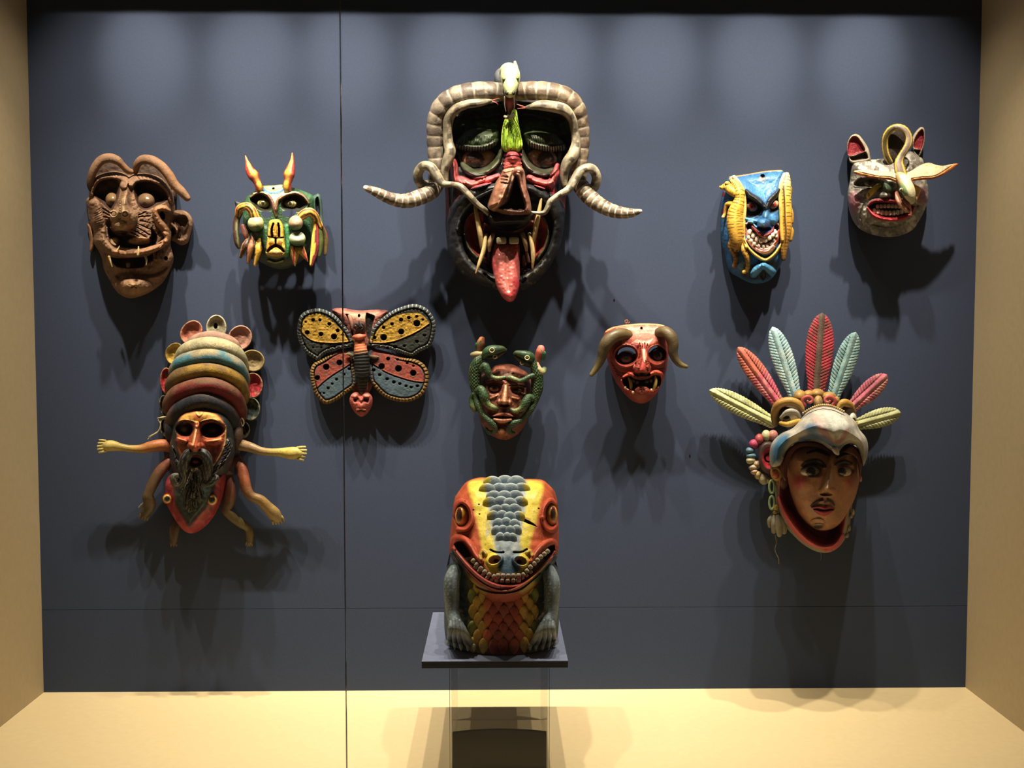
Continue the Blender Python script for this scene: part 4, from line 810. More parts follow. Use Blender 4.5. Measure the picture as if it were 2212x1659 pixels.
# ================================================================ 5 white mask with flying creature on the nose
def mask_white():
    c = Ctx(1810, 240, 5.72, 'carved_mask', 'small grey-white mask with red ears, red lips and a winged creature looping over the nose', 'mask', (620, 900, 0))
    r = c.relief([(190, 640), (260, 605), (400, 600), (560, 585), (700, 560), (850, 510), (930, 500), (1000, 545), (1060, 620), (1085, 800), (1118, 950), (1112, 1100), (1060, 1250), (1000, 1360), (930, 1460), (800, 1530), (640, 1558), (500, 1545), (350, 1500), (240, 1430), (165, 1310), (125, 1150), (122, 1000), (150, 850), (160, 720)], base=130, dome=360, dw=380, col='7A766E')
    r.mottle('B2AEA2', 80, .48, .8, 3); r.mottle('45423E', 60, .6, .6, 8); r.mottle('C9C4B4', 50, .58, .7, 4, (250, 620, 600, 760)); r.mottle('C9C4B4', 50, .5, .6, 5, (850, 1060, 520, 700))
    r.blob(200, 1130, 120, 190, 60, '9A5A6A', cs=.8, prof='g'); r.blob(1040, 1050, 100, 190, 60, '7A4454', cs=.8, prof='g'); r.blob(200, 1100, 70, 100, 0, 'B07480', cs=.9, ca=.7)
    r.region([(200, 880), (280, 820), (420, 820), (560, 860), (600, 920), (520, 980), (350, 960), (230, 950)], -60, 50, '5A544A', cf=20, ca=.7)
    r.stroke([(215, 880), (270, 830), (400, 810), (540, 850)], 20, 40, '3E3830'); r.stroke([(200, 940), (330, 955), (470, 950)], 8, -16, '1E1A18')
    r.stroke([(560, 880, 60, 120), (600, 960, 80, 180), (600, 1040, 90, 200)], col='3A3E34', prof='g'); r.blob(640, 930, 90, 70, 60, '26402C', cs=.6); r.blob(560, 1040, 60, 40, 30, '8A8A80'); r.blob(600, 1085, 90, 24, -60, '141210')
    r.region([(650, 1000), (720, 980), (760, 1080), (700, 1120), (640, 1080)], -20, 20, '4A1420')
    r.region([(365, 1190), (430, 1110), (600, 1100), (760, 1120), (900, 1160), (950, 1180), (930, 1260), (820, 1330), (640, 1350), (470, 1300)], -60, 40, '1E1210', cf=14)
    r.stroke([(385, 1160, 24), (450, 1115, 30), (600, 1110, 34), (740, 1135, 34), (880, 1180, 28)], h=100, col='6E1420')
    r.stroke([(370, 1200, 20), (440, 1285, 34), (570, 1325, 38), (720, 1330, 38), (860, 1290, 34), (945, 1190, 22)], h=110, col='A01828'); r.stroke([(400, 1240), (470, 1300), (570, 1330)], 14, 12, 'C84A50', cs=.9)
    r.stroke([(300, 1150), (260, 1300), (300, 1420)], 22, 34, '7E7A70', prof='g'); r.stroke([(1000, 1180), (1010, 1300), (950, 1400)], 22, 34, None, prof='g')
    r.stroke([(420, 1420), (560, 1450), (720, 1440), (840, 1400)], 30, 24, None, prof='g')
    r.region([(450, 1390), (640, 1400), (900, 1360), (860, 1500), (640, 1540), (430, 1510)], 0, 60, '4A463C', cf=60, ca=.6)
    r.rough(14, 30); r.build('face', back=25); H = r.at
    c.eye('eyeball', 395, 890, H(395, 890) + 6, 70, 40, 40, '6A6458', '3A2E24', '17120E', .1, 0, .5, .3)
    for k in range(7): c.ball('tooth', 490 + k * 45, 1172 + abs(k - 3) * 2, H(490 + k * 45, 1185) + 70, 22, 28, 22, 'B4B0A0', pw=.6, nu=14, nv=8)
    for k in range(9): c.ball('tooth', 450 + k * 48, 1235 + (26 - (k - 4) ** 2 * 1.9), H(450 + k * 48, 1240) + 75, 24, 32, 24, 'BCB8A4' if k > 1 else 'D0CCBA', pw=.6, nu=14, nv=8)
    for P, inn, dk in (([(128, 560), (110, 480), (115, 400), (150, 320), (205, 282), (265, 300), (330, 380), (380, 470), (400, 560), (395, 610), (280, 640), (160, 640)], [(125, 540), (112, 460), (135, 360), (185, 305), (245, 320), (310, 410), (340, 490), (280, 520), (190, 550)], [(140, 560), (200, 545), (290, 510), (350, 500), (375, 590), (280, 610), (170, 620)]),
                       ([(915, 350), (955, 260), (1020, 198), (1068, 220), (1075, 330), (1062, 430), (1030, 520), (990, 560), (940, 520)], [(930, 440), (945, 340), (1000, 250), (1045, 220), (1068, 280), (1062, 390), (1030, 480), (980, 470)], [(925, 470), (980, 470), (1030, 480), (1000, 560), (950, 520)])):
        e = c.relief(P, base=200, dome=50, dw=26, col='A89C84'); e.region(inn, -55, 24, '7E1222', cf=8); e.region(dk, -60, 24, '2A1218', cf=16); e.rough(4, 12); e.build('ear', thick=90)
    # looping body
    def loopc(U, TH):
        q = TH / (2 * PI); o = np.tile(hexc('544824'), (len(U), 1)); st = (((np.abs(np.sin(TH)) > .5) & (np.abs(np.sin(TH)) < .82))); o = np.where(st[:, None], hexc('C8A838'), o)
        bd = ((U * 34) % 1 < .3) & (np.abs(np.sin(TH)) > .8); o = np.where(bd[:, None], hexc('9A8440'), o); return np.where(((np.cos(TH) > .8) & (U > .4))[:, None], hexc('7A6A60'), o)
    h0 = H(740, 640)
    c.tube('creature_body', [(640, 620, h0 - 20, 42), (600, 540, h0 + 10, 44), (580, 440, h0 + 30, 44), (590, 320, h0 + 60, 44), (650, 230, h0 + 90, 44), (740, 195, h0 + 120, 42), (830, 230, h0 + 150, 44), (875, 310, h0 + 170, 44), (870, 400, h0 + 190, 46), (830, 480, h0 + 200, 44), (780, 560, h0 + 200, 46), (755, 640, h0 + 210, 60), (770, 730, h0 + 230, 74), (800, 820, h0 + 250, 72)], loopc, n=12, m=28)
    k = c.relief([(620, 300), (740, 220), (850, 290), (860, 380), (780, 480), (720, 600), (660, 590), (600, 480), (590, 380)], base=h0 - 10, dome=20, dw=20, col='2A2018'); k.build('loop_backing', thick=40)
    for P, edge in (([(195, 745), (240, 732), (400, 730), (560, 742), (680, 750), (760, 790), (770, 860), (740, 890), (640, 850), (520, 838), (380, 820), (220, 778)], [(205, 768), (380, 812), (520, 838), (640, 845), (740, 885)]),
                    ([(850, 770), (900, 740), (980, 690), (1060, 650), (1130, 638), (1220, 665), (1300, 675), (1400, 655), (1475, 648), (1478, 665), (1400, 730), (1280, 800), (1180, 838), (1050, 850), (940, 862), (880, 880)], [(1470, 665), (1280, 795), (1180, 835), (1050, 845), (930, 860)])):
        w = c.relief(P, base=h0 + 250, dome=30, dw=24, col='C2AC84', tilt=(0, .5), smooth=True); w.mottle('D0C09A', 50, .5, .6, 3); w.stroke(edge, 38, -22, 'B8501C', cs=.35); w.stroke([(x, y - 22) for x, y in edge], 7, 6, 'D8A050', cs=.6)
        w.rough(6, 30); w.build('wing', thick=34)
    c.tube('creature_head', [(770, 800, h0 + 270, 66), (820, 880, h0 + 320, 82), (860, 960, h0 + 350, 88), (890, 1040, h0 + 350, 74), (910, 1110, h0 + 330, 44)], lambda U, TH: np.where(((np.sin(TH) > .25) & (U < .75) | (U < .1))[:, None], blendc('B89868', '6E8A5A', sstep(.2, .5, U)), blendc('D8D0A4', 'C8C09A', U)), n=9, m=24)
    c.ball('creature_eye', 782, 975, h0 + 420, 26, 28, 20, '8A8A68'); c.ball('creature_eye_pupil', 782, 975, h0 + 436, 14, 16, 10, '2A2A20')
    for x, y in ((905, 1098), (930, 1090)): c.ball('nostril', x, y, h0 + 372, 8, 8, 6, '3A3028', nu=8, nv=6)
    c.tube('creature_jaw', [(725, 1010, h0 + 250, 22), (745, 1090, h0 + 290, 36), (790, 1160, h0 + 310, 36), (840, 1215, h0 + 310, 28), (885, 1250, h0 + 300, 12)], ['B8705A', 'C88A70', 'C88A68'], m=16)
    c.tube('creature_tongue', [(800, 1090, h0 + 330, 20), (860, 1150, h0 + 340, 26), (895, 1200, h0 + 330, 14), (902, 1290, h0 + 320, 6)], ['7A3A30', '9A4A38', 'C88A68'], m=12)
    w = c.relief([(900, 870), (960, 910), (1025, 955), (1005, 1040), (970, 1110), (940, 1040), (920, 960)], base=h0 + 180, dome=30, dw=24, col='D8A85A'); w.build('crest', thick=40)
    c.tube('yellow_tail', [(605, 868, h0 + 100, 6), (560, 905, h0 + 110, 22), (490, 935, h0 + 110, 34), (430, 990, h0 + 100, 42), (385, 1050, h0 + 80, 42), (345, 1105, h0 + 40, 34), (325, 1140, h0 + 20, 20)], ['8AAA60', 'B8C040', 'D8B81A', 'D8B820', '7A6A18'], m=16, cmod=lambda c0, U, TH, V: np.where(((U > .6) & (np.sin(TH * 3 + U * 40) > .75))[:, None], hexc('4A4410'), c0))
# ================================================================ 7 butterfly mask
def mask_butterfly():
    c = Ctx(630, 640, 5.925, 'carved_mask', 'butterfly mask with spotted yellow and red wings, black ringed body, small pink face below', 'mask', (890, 900, 0), mat=MATTE())
    r = c.relief([(515, 190), (560, 152), (680, 155), (780, 172), (900, 182), (1050, 172), (1150, 172), (1235, 190), (1180, 300), (1100, 420), (1050, 600), (1060, 900), (1030, 1150), (960, 1260), (850, 1260), (770, 1180), (740, 900), (740, 600), (690, 420), (600, 300)], base=60, dome=110, dw=110, col='9A5A50')
    r.region([(620, 170), (900, 190), (1150, 180), (1060, 280), (900, 340), (740, 280)], 0, 40, 'B89A80', cf=50, ca=.8).blob(862, 250, 16, 22, -90, '1A0C0A')
    r.region([(690, 228), (755, 240), (785, 330), (800, 500), (760, 500), (742, 360), (712, 290)], -70, 16, '1E1410'); r.region([(945, 225), (1010, 225), (1070, 260), (1040, 380), (1000, 560), (950, 480)], -70, 20, '1A1412')
    r.rough(8, 24); r.build('backing_block', back=20)
    def wing(name, P, cols, split, spots, small, rimcol, tick, tilt, base, lab):
        w = c.relief(P, base=base, dome=46, dw=60, col=cols[0], tilt=tilt)
        w.region(split[0], 0, 8, cols[1], cf=8)
        w.mottle(cols[2], 60, .5, .5, 3, poly=split[0]); w.mottle(cols[3], 34, .62, .6, 7, poly=split[0])
        w.stroke(split[1], 10, -16, '241612', cs=.5)
        w.stroke([(x, y - 12) for x, y in split[1]], 7, 8, '6E3A20', cs=.5, ca=.6)
        # rim
        a = sstep(52, 46, w.sd) * tick[3](w.X, w.Y)
        w.C = w.C * (1 - a[..., None]) + hexc(rimcol) * a[..., None]
        w.H += a * 16; g = np.exp(-((w.sd - 54) / 8) ** 2) * tick[3](w.X, w.Y); w.H -= 26 * g
        w.C = w.C * (1 - .8 * g[..., None]) + hexc('2A1816') * .8 * g[..., None]
        cx, cy = tick[0], tick[1]; ang = np.arctan2(w.Y - cy, w.X - cx); f = (ang * tick[2] / (2 * PI)) % 1
        t = sstep(.2, .08, np.abs(f - .5)) * a; w.H -= 16 * t; w.C = w.C * (1 - .75 * t[..., None]) + hexc(tick[4]) * .75 * t[..., None]
        for x, y, rr in spots: w.blob(x, y, rr * 1.15, rr * 1.2, 8, None, prof='flat', soft=.3); w.blob(x, y, rr, rr * 1.05, -62, '1E110E', prof='flat', soft=.5, cs=.25)
        for x, y, rr in small: w.blob(x, y, rr, rr * .9, -40, '1E1614', prof='flat', soft=.6, cs=.3)
        w.rough(6, 22); w.build(name, thick=40, label=lab)
    YE, GN, RDD, BL = 'B08A1E', '2C322E', '702A1C', '334550'
    one = lambda X, Y: np.ones_like(X)
    wing('wing', [(800, 590), (760, 500), (715, 420), (640, 330), (560, 245), (450, 182), (330, 155), (200, 180), (120, 235), (78, 330), (72, 480), (105, 610), (170, 720), (280, 795), (345, 825), (420, 750), (560, 690), (790, 640)], [GN, YE, 'A8841C', '7E5A1A'],
         ([(100, 400), (140, 300), (240, 230), (350, 222), (450, 265), (560, 350), (660, 450), (740, 520), (800, 560), (700, 590), (500, 605), (300, 585), (180, 520), (110, 460)], [(100, 430), (180, 525), (300, 588), (500, 606), (700, 595), (800, 570)]),
         [(200, 465, 34), (275, 305, 27), (375, 485, 33), (542, 518, 44), (483, 355, 28), (590, 440, 28), (362, 305, 22)], [(180, 328, 16), (132, 385, 15), (655, 495, 20), (710, 520, 16), (170, 620, 17), (273, 655, 15), (380, 655, 18), (475, 665, 17), (550, 645, 22), (610, 620, 14)],
         '363F42', (380, 500, 44, lambda X, Y: sstep(820, 740, X) * 1.0, '9AA0A0'), (.05, -.15), 170, 'yellow and dark grey spotted upper wing')
    wing('wing', [(980, 600), (1000, 500), (1040, 400), (1120, 310), (1280, 190), (1430, 128), (1570, 100), (1700, 138), (1790, 225), (1842, 350), (1832, 500), (1775, 640), (1640, 712), (1530, 775), (1350, 715), (1180, 670), (980, 650)], [GN, YE, 'A07A1A', '7A5A1C'],
         ([(1000, 580), (1060, 440), (1180, 320), (1350, 240), (1520, 208), (1640, 215), (1720, 280), (1755, 360), (1640, 440), (1500, 510), (1320, 580), (1150, 605)], [(1000, 605), (1150, 608), (1320, 582), (1500, 512), (1640, 442), (1760, 362)]),
         [(1178, 528, 48), (1402, 455, 43), (1603, 348, 50), (1177, 400, 25), (1285, 355, 25), (1400, 302, 30), (1500, 275, 26), (1062, 530, 26), (1600, 258, 21)], [(1680, 300, 20), (1222, 660, 24), (1325, 650, 30), (1440, 635, 22), (1605, 580, 28), (1702, 500, 22)],
         '363F42', (1450, 480, 50, lambda X, Y: sstep(1000, 1060, X) * sstep(780, 700, Y * 1.0 - (X - 1500) * .1), '9AA0A0'), (-.05, -.15), 190, 'yellow and dark grey spotted upper wing')
    wing('wing', [(800, 680), (640, 672), (520, 715), (400, 790), (285, 855), (238, 950), (245, 1080), (285, 1230), (365, 1340), (440, 1382), (560, 1345), (700, 1245), (830, 1130), (810, 900)], [BL, RDD, '803626', '2A3A42'],
         ([(280, 1120), (285, 1000), (330, 900), (440, 790), (560, 710), (700, 690), (790, 800), (700, 900), (560, 985), (440, 1070), (340, 1170), (305, 1200)], [(300, 1205), (340, 1165), (440, 1075), (560, 990), (700, 905), (800, 830)]),
         [(330, 1045, 38), (443, 908, 47), (613, 852, 44)], [(740, 930, 26), (670, 1000, 22), (575, 1065, 22), (520, 1120, 20), (468, 1178, 22), (412, 1240, 17), (365, 1240, 15)],
         '6E5426', (520, 1030, 46, lambda X, Y: sstep(700, 800, Y) * sstep(830, 760, X), '3A2A14'), (.08, .1), 150, 'red and blue-grey spotted lower wing')
    wing('wing', [(980, 660), (1100, 680), (1250, 715), (1400, 765), (1560, 795), (1690, 865), (1752, 980), (1745, 1130), (1665, 1275), (1500, 1352), (1330, 1342), (1180, 1285), (1060, 1170), (990, 1050)], [BL, RDD, '803626', '2A3A42'],
         ([(1020, 700), (1150, 690), (1300, 740), (1480, 800), (1610, 870), (1690, 990), (1700, 1105), (1560, 1090), (1380, 1040), (1200, 970), (1060, 880)], [(1030, 865), (1200, 972), (1380, 1042), (1560, 1092), (1710, 1108)]),
         [(1152, 900, 46), (1367, 928, 50), (1556, 985, 46), (1235, 802, 28)], [(1355, 810, 21), (1480, 855, 22), (1558, 892, 18), (1050, 945, 28), (1127, 1008, 25), (1222, 1060, 26), (1308, 1100, 28), (1385, 1120, 24), (1465, 1150, 22), (1530, 1165, 22), (1610, 1150, 25)],
         '6E5426', (1370, 1030, 46, lambda X, Y: sstep(760, 820, Y + (X - 1500) * .1) * sstep(1000, 1060, X), '3A2A14'), (-.08, .1), 160, 'red and blue-grey spotted lower wing')
    # body
    c.tube('antenna_stub', [(740, 250, 190, 22), (765, 330, 230, 26), (790, 420, 270, 24)], ['A87A60', '6A4030', '3A2018'])
    h = c.relief([(780, 370), (800, 325), (860, 310), (930, 325), (952, 380), (945, 450), (915, 490), (830, 490), (795, 440)], base=300, dome=80, dw=60, col='4A2A24')
    for x in (820, 895): h.stroke([(x - 20, 400), (x, 350), (x + 24, 372), (x + 20, 410), (x - 4, 425)], 11, 22, '14110F'); h.blob(x, 385, 14, 20, 20, '6A5A54')
    h.stroke([(860, 330), (862, 470)], 12, -14, '14110F', sm=False); h.stroke([(795, 420), (815, 440)], 10, 6, 'B0564A'); h.build('head', thick=120)
    c.tube('snout', [(800, 520, 330, 24), (865, 518, 360, 40), (935, 508, 330, 24)], ['B0503A', 'C86A50', 'A84A38'], m=18)
    def bc(U, TH):
        o = np.tile(hexc('15171A'), (len(U), 1)); a = sstep(.28, .2, U); o = blendc('15171A', 'A84A3A', a)
        f = (U * 6 / .28) % 1; w = (U < .3) & (f < .3) & (U > .1); o = np.where(w[:, None], hexc('C0803A'), o)
        g = (U > .34) & (np.abs(((U * 18) % 1) - .5) > .42); return np.where(g[:, None], hexc('6A6E62'), o)
    c.tube('body', [(868, 520, 280, 70), (870, 600, 290, 68), (880, 680, 300, 84), (893, 770, 300, 100), (898, 880, 300, 102), (902, 980, 290, 92), (905, 1080, 270, 74), (905, 1170, 250, 52), (900, 1230, 240, 34)], bc, n=14, m=26, rmod=lambda U, TH: 1 - .13 * (1 - np.abs(np.sin(PI * U * 18)) ** .6) * (U > .3))
    c.tube('leg', [(780, 760, 240, 24), (735, 740, 230, 22), (695, 745, 220, 12)], ['5A4A34', '6E6248']); c.tube('leg', [(1010, 770, 240, 26), (1065, 780, 230, 26), (1110, 775, 220, 10)], ['4A3A28', '6E5A3E'])
    f = c.relief([(880, 1262), (915, 1228), (975, 1232), (1022, 1268), (1038, 1330), (1025, 1410), (985, 1480), (930, 1530), (880, 1540), (825, 1505), (775, 1440), (745, 1370), (740, 1310), (765, 1255), (810, 1225), (855, 1232)], base=180, dome=150, dw=130, col='9C4A40')
    f.blob(800, 1265, 60, 34, 20, 'C07060', cs=.9); f.blob(960, 1265, 60, 34, 20, 'C07060', cs=.9)
    f.region([(780, 1330), (800, 1290), (860, 1290), (890, 1330), (920, 1290), (980, 1290), (1000, 1330), (980, 1380), (930, 1370), (890, 1400), (850, 1370), (800, 1370)], -40, 30, '6A2A24', cf=30)
    f.blob(812, 1330, 22, 20, -14, '2A100E'); f.blob(945, 1330, 28, 20, -14, '4A1A18'); f.stroke([(885, 1300, 18), (886, 1380, 26), (888, 1410, 34)], h=24, col='9A4840')
    f.stroke([(835, 1455), (890, 1448), (945, 1458)], 12, 18, 'B0604E'); f.stroke([(840, 1470), (890, 1464), (940, 1472)], 7, -22, '3A1612'); f.rough(5, 20); f.build('small_face', back=40)

# ================================================================ 8 face with two green lizards
def mask_lizards():
    c = Ctx(1000, 710, 6.38, 'carved_mask', 'small brown face mask with a green lizard climbing up each side of it', 'mask', (570, 900, 0))
    SK = '6E3A26'
    r = c.relief([(395, 560), (450, 505), (600, 480), (720, 505), (820, 560), (900, 620), (960, 800), (965, 980), (930, 1150), (880, 1280), (820, 1390), (730, 1475), (600, 1532), (470, 1512), (350, 1440), (260, 1330), (215, 1180), (190, 1000), (190, 800), (240, 660), (320, 600)], base=110, dome=380, dw=400, col=SK)
    r.mottle('5E2A1A', 90, .5, .7, 4); r.mottle('A0603E', 60, .62, .5, 7)
    r.region([(430, 520), (600, 495), (740, 530), (720, 610), (600, 640), (440, 640), (400, 600)], 0, 60, 'A46246', cf=60, ca=.7)
    r.region([(330, 760), (450, 735), (545, 760), (550, 870), (480, 930), (360, 900)], -70, 60, '5A2818', cf=40); r.region([(640, 800), (740, 780), (850, 800), (860, 900), (760, 930), (660, 900)], -70, 60, '562618', cf=40)
    r.stroke([(330, 740, 20), (420, 700, 26), (520, 710, 26), (590, 740, 20)], h=30, col='6A3420'); r.stroke([(340, 770), (440, 752), (540, 775)], 10, -14, '1E100C'); r.stroke([(640, 790), (740, 775), (860, 800)], 10, -14, '1E100C')
    r.stroke([(590, 760, 30, 70), (585, 850, 38, 120), (575, 940, 52, 170), (570, 1000, 58, 190)], col='C88A64', cs=.9)
    r.blob(503, 1000, 34, 40, 70, 'C08460', cs=.8); r.blob(640, 1010, 34, 40, 70, 'C08460', cs=.8); r.blob(575, 1060, 70, 22, -70, '1E0E0A', cs=.6); r.blob(570, 1110, 34, 44, -20, '3A1A10')
    r.stroke([(380, 960), (440, 935), (480, 900)], 16, 20, 'A06A4A', cs=.9); r.stroke([(690, 950), (760, 970)], 16, 20, '9A6044', cs=.9)
    r.stroke([(410, 1205, 18), (500, 1190, 26), (560, 1175, 24), (630, 1190, 26), (700, 1215, 16)], h=40, col='8A4830'); r.stroke([(410, 1222), (500, 1212), (600, 1222), (700, 1222)], 11, -50, '200C08')
    r.stroke([(430, 1250, 20), (540, 1275, 34), (660, 1255, 20)], h=60, col='B4785A'); r.blob(560, 1330, 130, 30, -30, '5A2818', cs=.9, prof='g')
    r.blob(530, 1420, 60, 60, 60, 'C89A6C', cs=.8); r.stroke([(470, 1360), (500, 1440)], 12, 20, 'B08058'); r.mottle('A04A22', 60, .5, .6, 22, (250, 900, 1440, 1540))
    r.rough(7, 24); r.build('face', back=40); H = r.at
    c.eye('eyeball', 435, 830, H(435, 830) + 4, 70, 38, 44, '9A7258', '3E2A1A', '120C0A', .05, -.1, .48, .24); c.eye('eyeball', 735, 862, H(735, 862) + 4, 76, 36, 44, '7A5240', '2E1C14', '100A08', -.1, -.1, .48, .24)
    def scale(U, TH): return 1 + .035 * np.sign(np.sin(U * 170) * np.sin(TH * 11))
    def sc(a, b, belly='7E8450', fu=170, ft=11):
        def f(c0, U, TH, V):
            m = (np.sin(U * fu) * np.sin(TH * ft) > .15); o = np.where(m[:, None], hexc(b), hexc(a)); n = vnoise(V[:, 0], V[:, 1], 50, 3)
            w = sstep(.55, .9, n) * (.45 if fu > 100 else .25) * m; return o * (1 - w[:, None]) + hexc(belly) * w[:, None]
        return f
    A, B_ = '16301A', '38592F'
    hh = 420
    c.tube('lizard', [(250, 370, hh - 20, 40), (215, 440, hh, 66), (178, 530, hh - 20, 82), (168, 650, hh - 40, 84), (168, 770, hh - 50, 76), (170, 860, hh - 50, 56), (185, 960, hh - 40, 44), (215, 1070, hh, 40), (270, 1170, hh + 20, 40), (340, 1255, hh + 30, 42), (410, 1310, hh + 30, 44), (445, 1375, hh + 20, 42), (420, 1425, hh - 10, 34), (360, 1430, hh - 30, 30), (315, 1375, hh - 50, 20)], A, n=18, m=44, cmod=sc(A, B_, '9A9A60'), rmod=scale, label='green lizard on the left side of the face')
    c.tube('lizard', [(945, 410, hh, 46), (975, 490, hh, 60), (1005, 590, hh - 10, 72), (1022, 700, hh - 40, 82), (1022, 810, hh - 50, 84), (1005, 910, hh - 50, 70), (975, 1010, hh - 40, 56), (935, 1110, hh, 46), (860, 1205, hh + 10, 40), (780, 1270, hh + 20, 38), (690, 1310, hh + 30, 46), (635, 1360, hh + 20, 42), (650, 1425, hh - 10, 34), (700, 1440, hh - 30, 24)], A, n=18, m=44, cmod=sc(A, B_, '8A9A58'), rmod=scale, label='green lizard on the right side of the face')
    HC = ['1E3E24', '264A2A', '204228', '3A4A26']
    c.tube('lizard_head', [(290, 400, hh + 10, 40), (330, 330, hh + 40, 66), (400, 300, hh + 60, 74), (480, 285, hh + 70, 62), (545, 280, hh + 70, 42), (590, 292, hh + 65, 20)], HC, n=8, m=24); c.tube('lizard_jaw', [(320, 400, hh + 10, 40), (400, 385, hh + 30, 54), (480, 360, hh + 40, 38), (570, 322, hh + 50, 14)], ['16241A', '1E3020', '2E3A22'], n=7, m=18)
    c.tube('lizard_head', [(955, 440, hh + 10, 44), (925, 395, hh + 40, 68), (860, 365, hh + 60, 66), (790, 345, hh + 70, 50), (735, 335, hh + 70, 34), (708, 345, hh + 65, 18)], HC, n=8, m=24); c.tube('lizard_jaw', [(930, 500, hh, 40), (860, 460, hh + 20, 60), (790, 420, hh + 40, 40), (712, 372, hh + 50, 14)], ['16241A', '1E3020', '2E4224'], n=7, m=18)
    def ring(x, y, d, r_): 
        c.tube('lizard_eye', [(x + r_ * math.cos(a), y + r_ * .9 * math.sin(a), d, 7) for a in np.linspace(0, 2 * PI, 15)], 'BDB884', m=8, cap=(0, 0)); c.ball('pupil', x, y, d - 4, r_ * .6, r_ * .55, 16, '2A2A12', nu=14, nv=8)
    ring(400, 297, hh + 138, 32); ring(442, 388, hh + 86, 26); ring(885, 402, hh + 122, 30); ring(815, 472, hh + 66, 24)
    LC = ['2A4426', '1E3C20', '2E4C2A', '6E7A4A', '4A5A34']
    def leg(p): c.tube('lizard_leg', [(x, y, hh + z, w) for x, y, z, w in p], LC, n=11, m=26, cmod=lambda c0, U, TH, V: c0 * np.where(np.sin(U * 70) * np.sin(TH * 8) > .2, 1.35, .8)[:, None], rmod=lambda U, TH: 1 + .05 * np.sign(np.sin(U * 70) * np.sin(TH * 8)))
    leg([(250, 560, 10, 50), (305, 520, 50, 58), (340, 590, 60, 50), (375, 650, 50, 36), (440, 680, 50, 30), (510, 682, 50, 28), (585, 668, 40, 20)])
    leg([(215, 860, 10, 50), (250, 840, 50, 56), (285, 920, 70, 66), (310, 1000, 60, 58), (360, 1060, 60, 44), (420, 1090, 50, 38), (490, 1110, 30, 26)])
    leg([(980, 640, 20, 40), (910, 665, 50, 34), (850, 700, 60, 34), (780, 720, 60, 30), (720, 700, 60, 34), (650, 675, 50, 34), (610, 680, 40, 24)])
    leg([(950, 960, 20, 50), (905, 945, 50, 46), (870, 1010, 60, 62), (830, 1080, 60, 54), (770, 1120, 60, 34), (710, 1135, 50, 32), (650, 1115, 40, 30)])
    leg([(150, 900, -40, 40), (120, 960, -60, 36), (130, 1060, -60, 40), (170, 1130, -60, 30)])
    for p, cs in (([(240, 345, -20, 46), (245, 270, -10, 58), (250, 200, 0, 62), (262, 150, 0, 46)], ['7A5A3A', '5A3A22', '6A4028', 'B0683A']), ([(1010, 470, -20, 40), (1035, 400, -10, 52), (1065, 320, 0, 62), (1075, 270, 0, 52)], ['B0705A', '8A3A28', '8E3A2A', 'C86858'])):
        s = -1 if p[0][0] < 500 else 1
        c.tube('hand', [(x, y, hh + z - 20, w) for x, y, z, w in p], cs, n=8, m=20)
        for k in range(4): c.tube('finger', [(p[2][0] + s * (18 + k * 14), p[1][1] + 30, hh - 10 - k * 12, 13), (p[2][0] + s * (24 + k * 15), p[2][1] + 20, hh + 20 - k * 12, 15), (p[2][0] + s * (10 + k * 12), p[2][1] - 30 + k * 8, hh + 30 - k * 12, 12)], ['2A5A3A', '1E5440', '3E7A5A'], m=10)
    c.tube('wrist', [(130, 360, hh - 60, 34), (185, 350, hh - 20, 40), (255, 345, hh, 34)], ['7E7A58', 'A89868', 'C0A878']); c.tube('wrist', [(1120, 560, hh - 60, 40), (1090, 600, hh - 20, 46), (1040, 560, hh, 50), (1010, 490, hh, 40)], ['4A5A38', '8A9464', 'C8AA84', 'B87A64'])

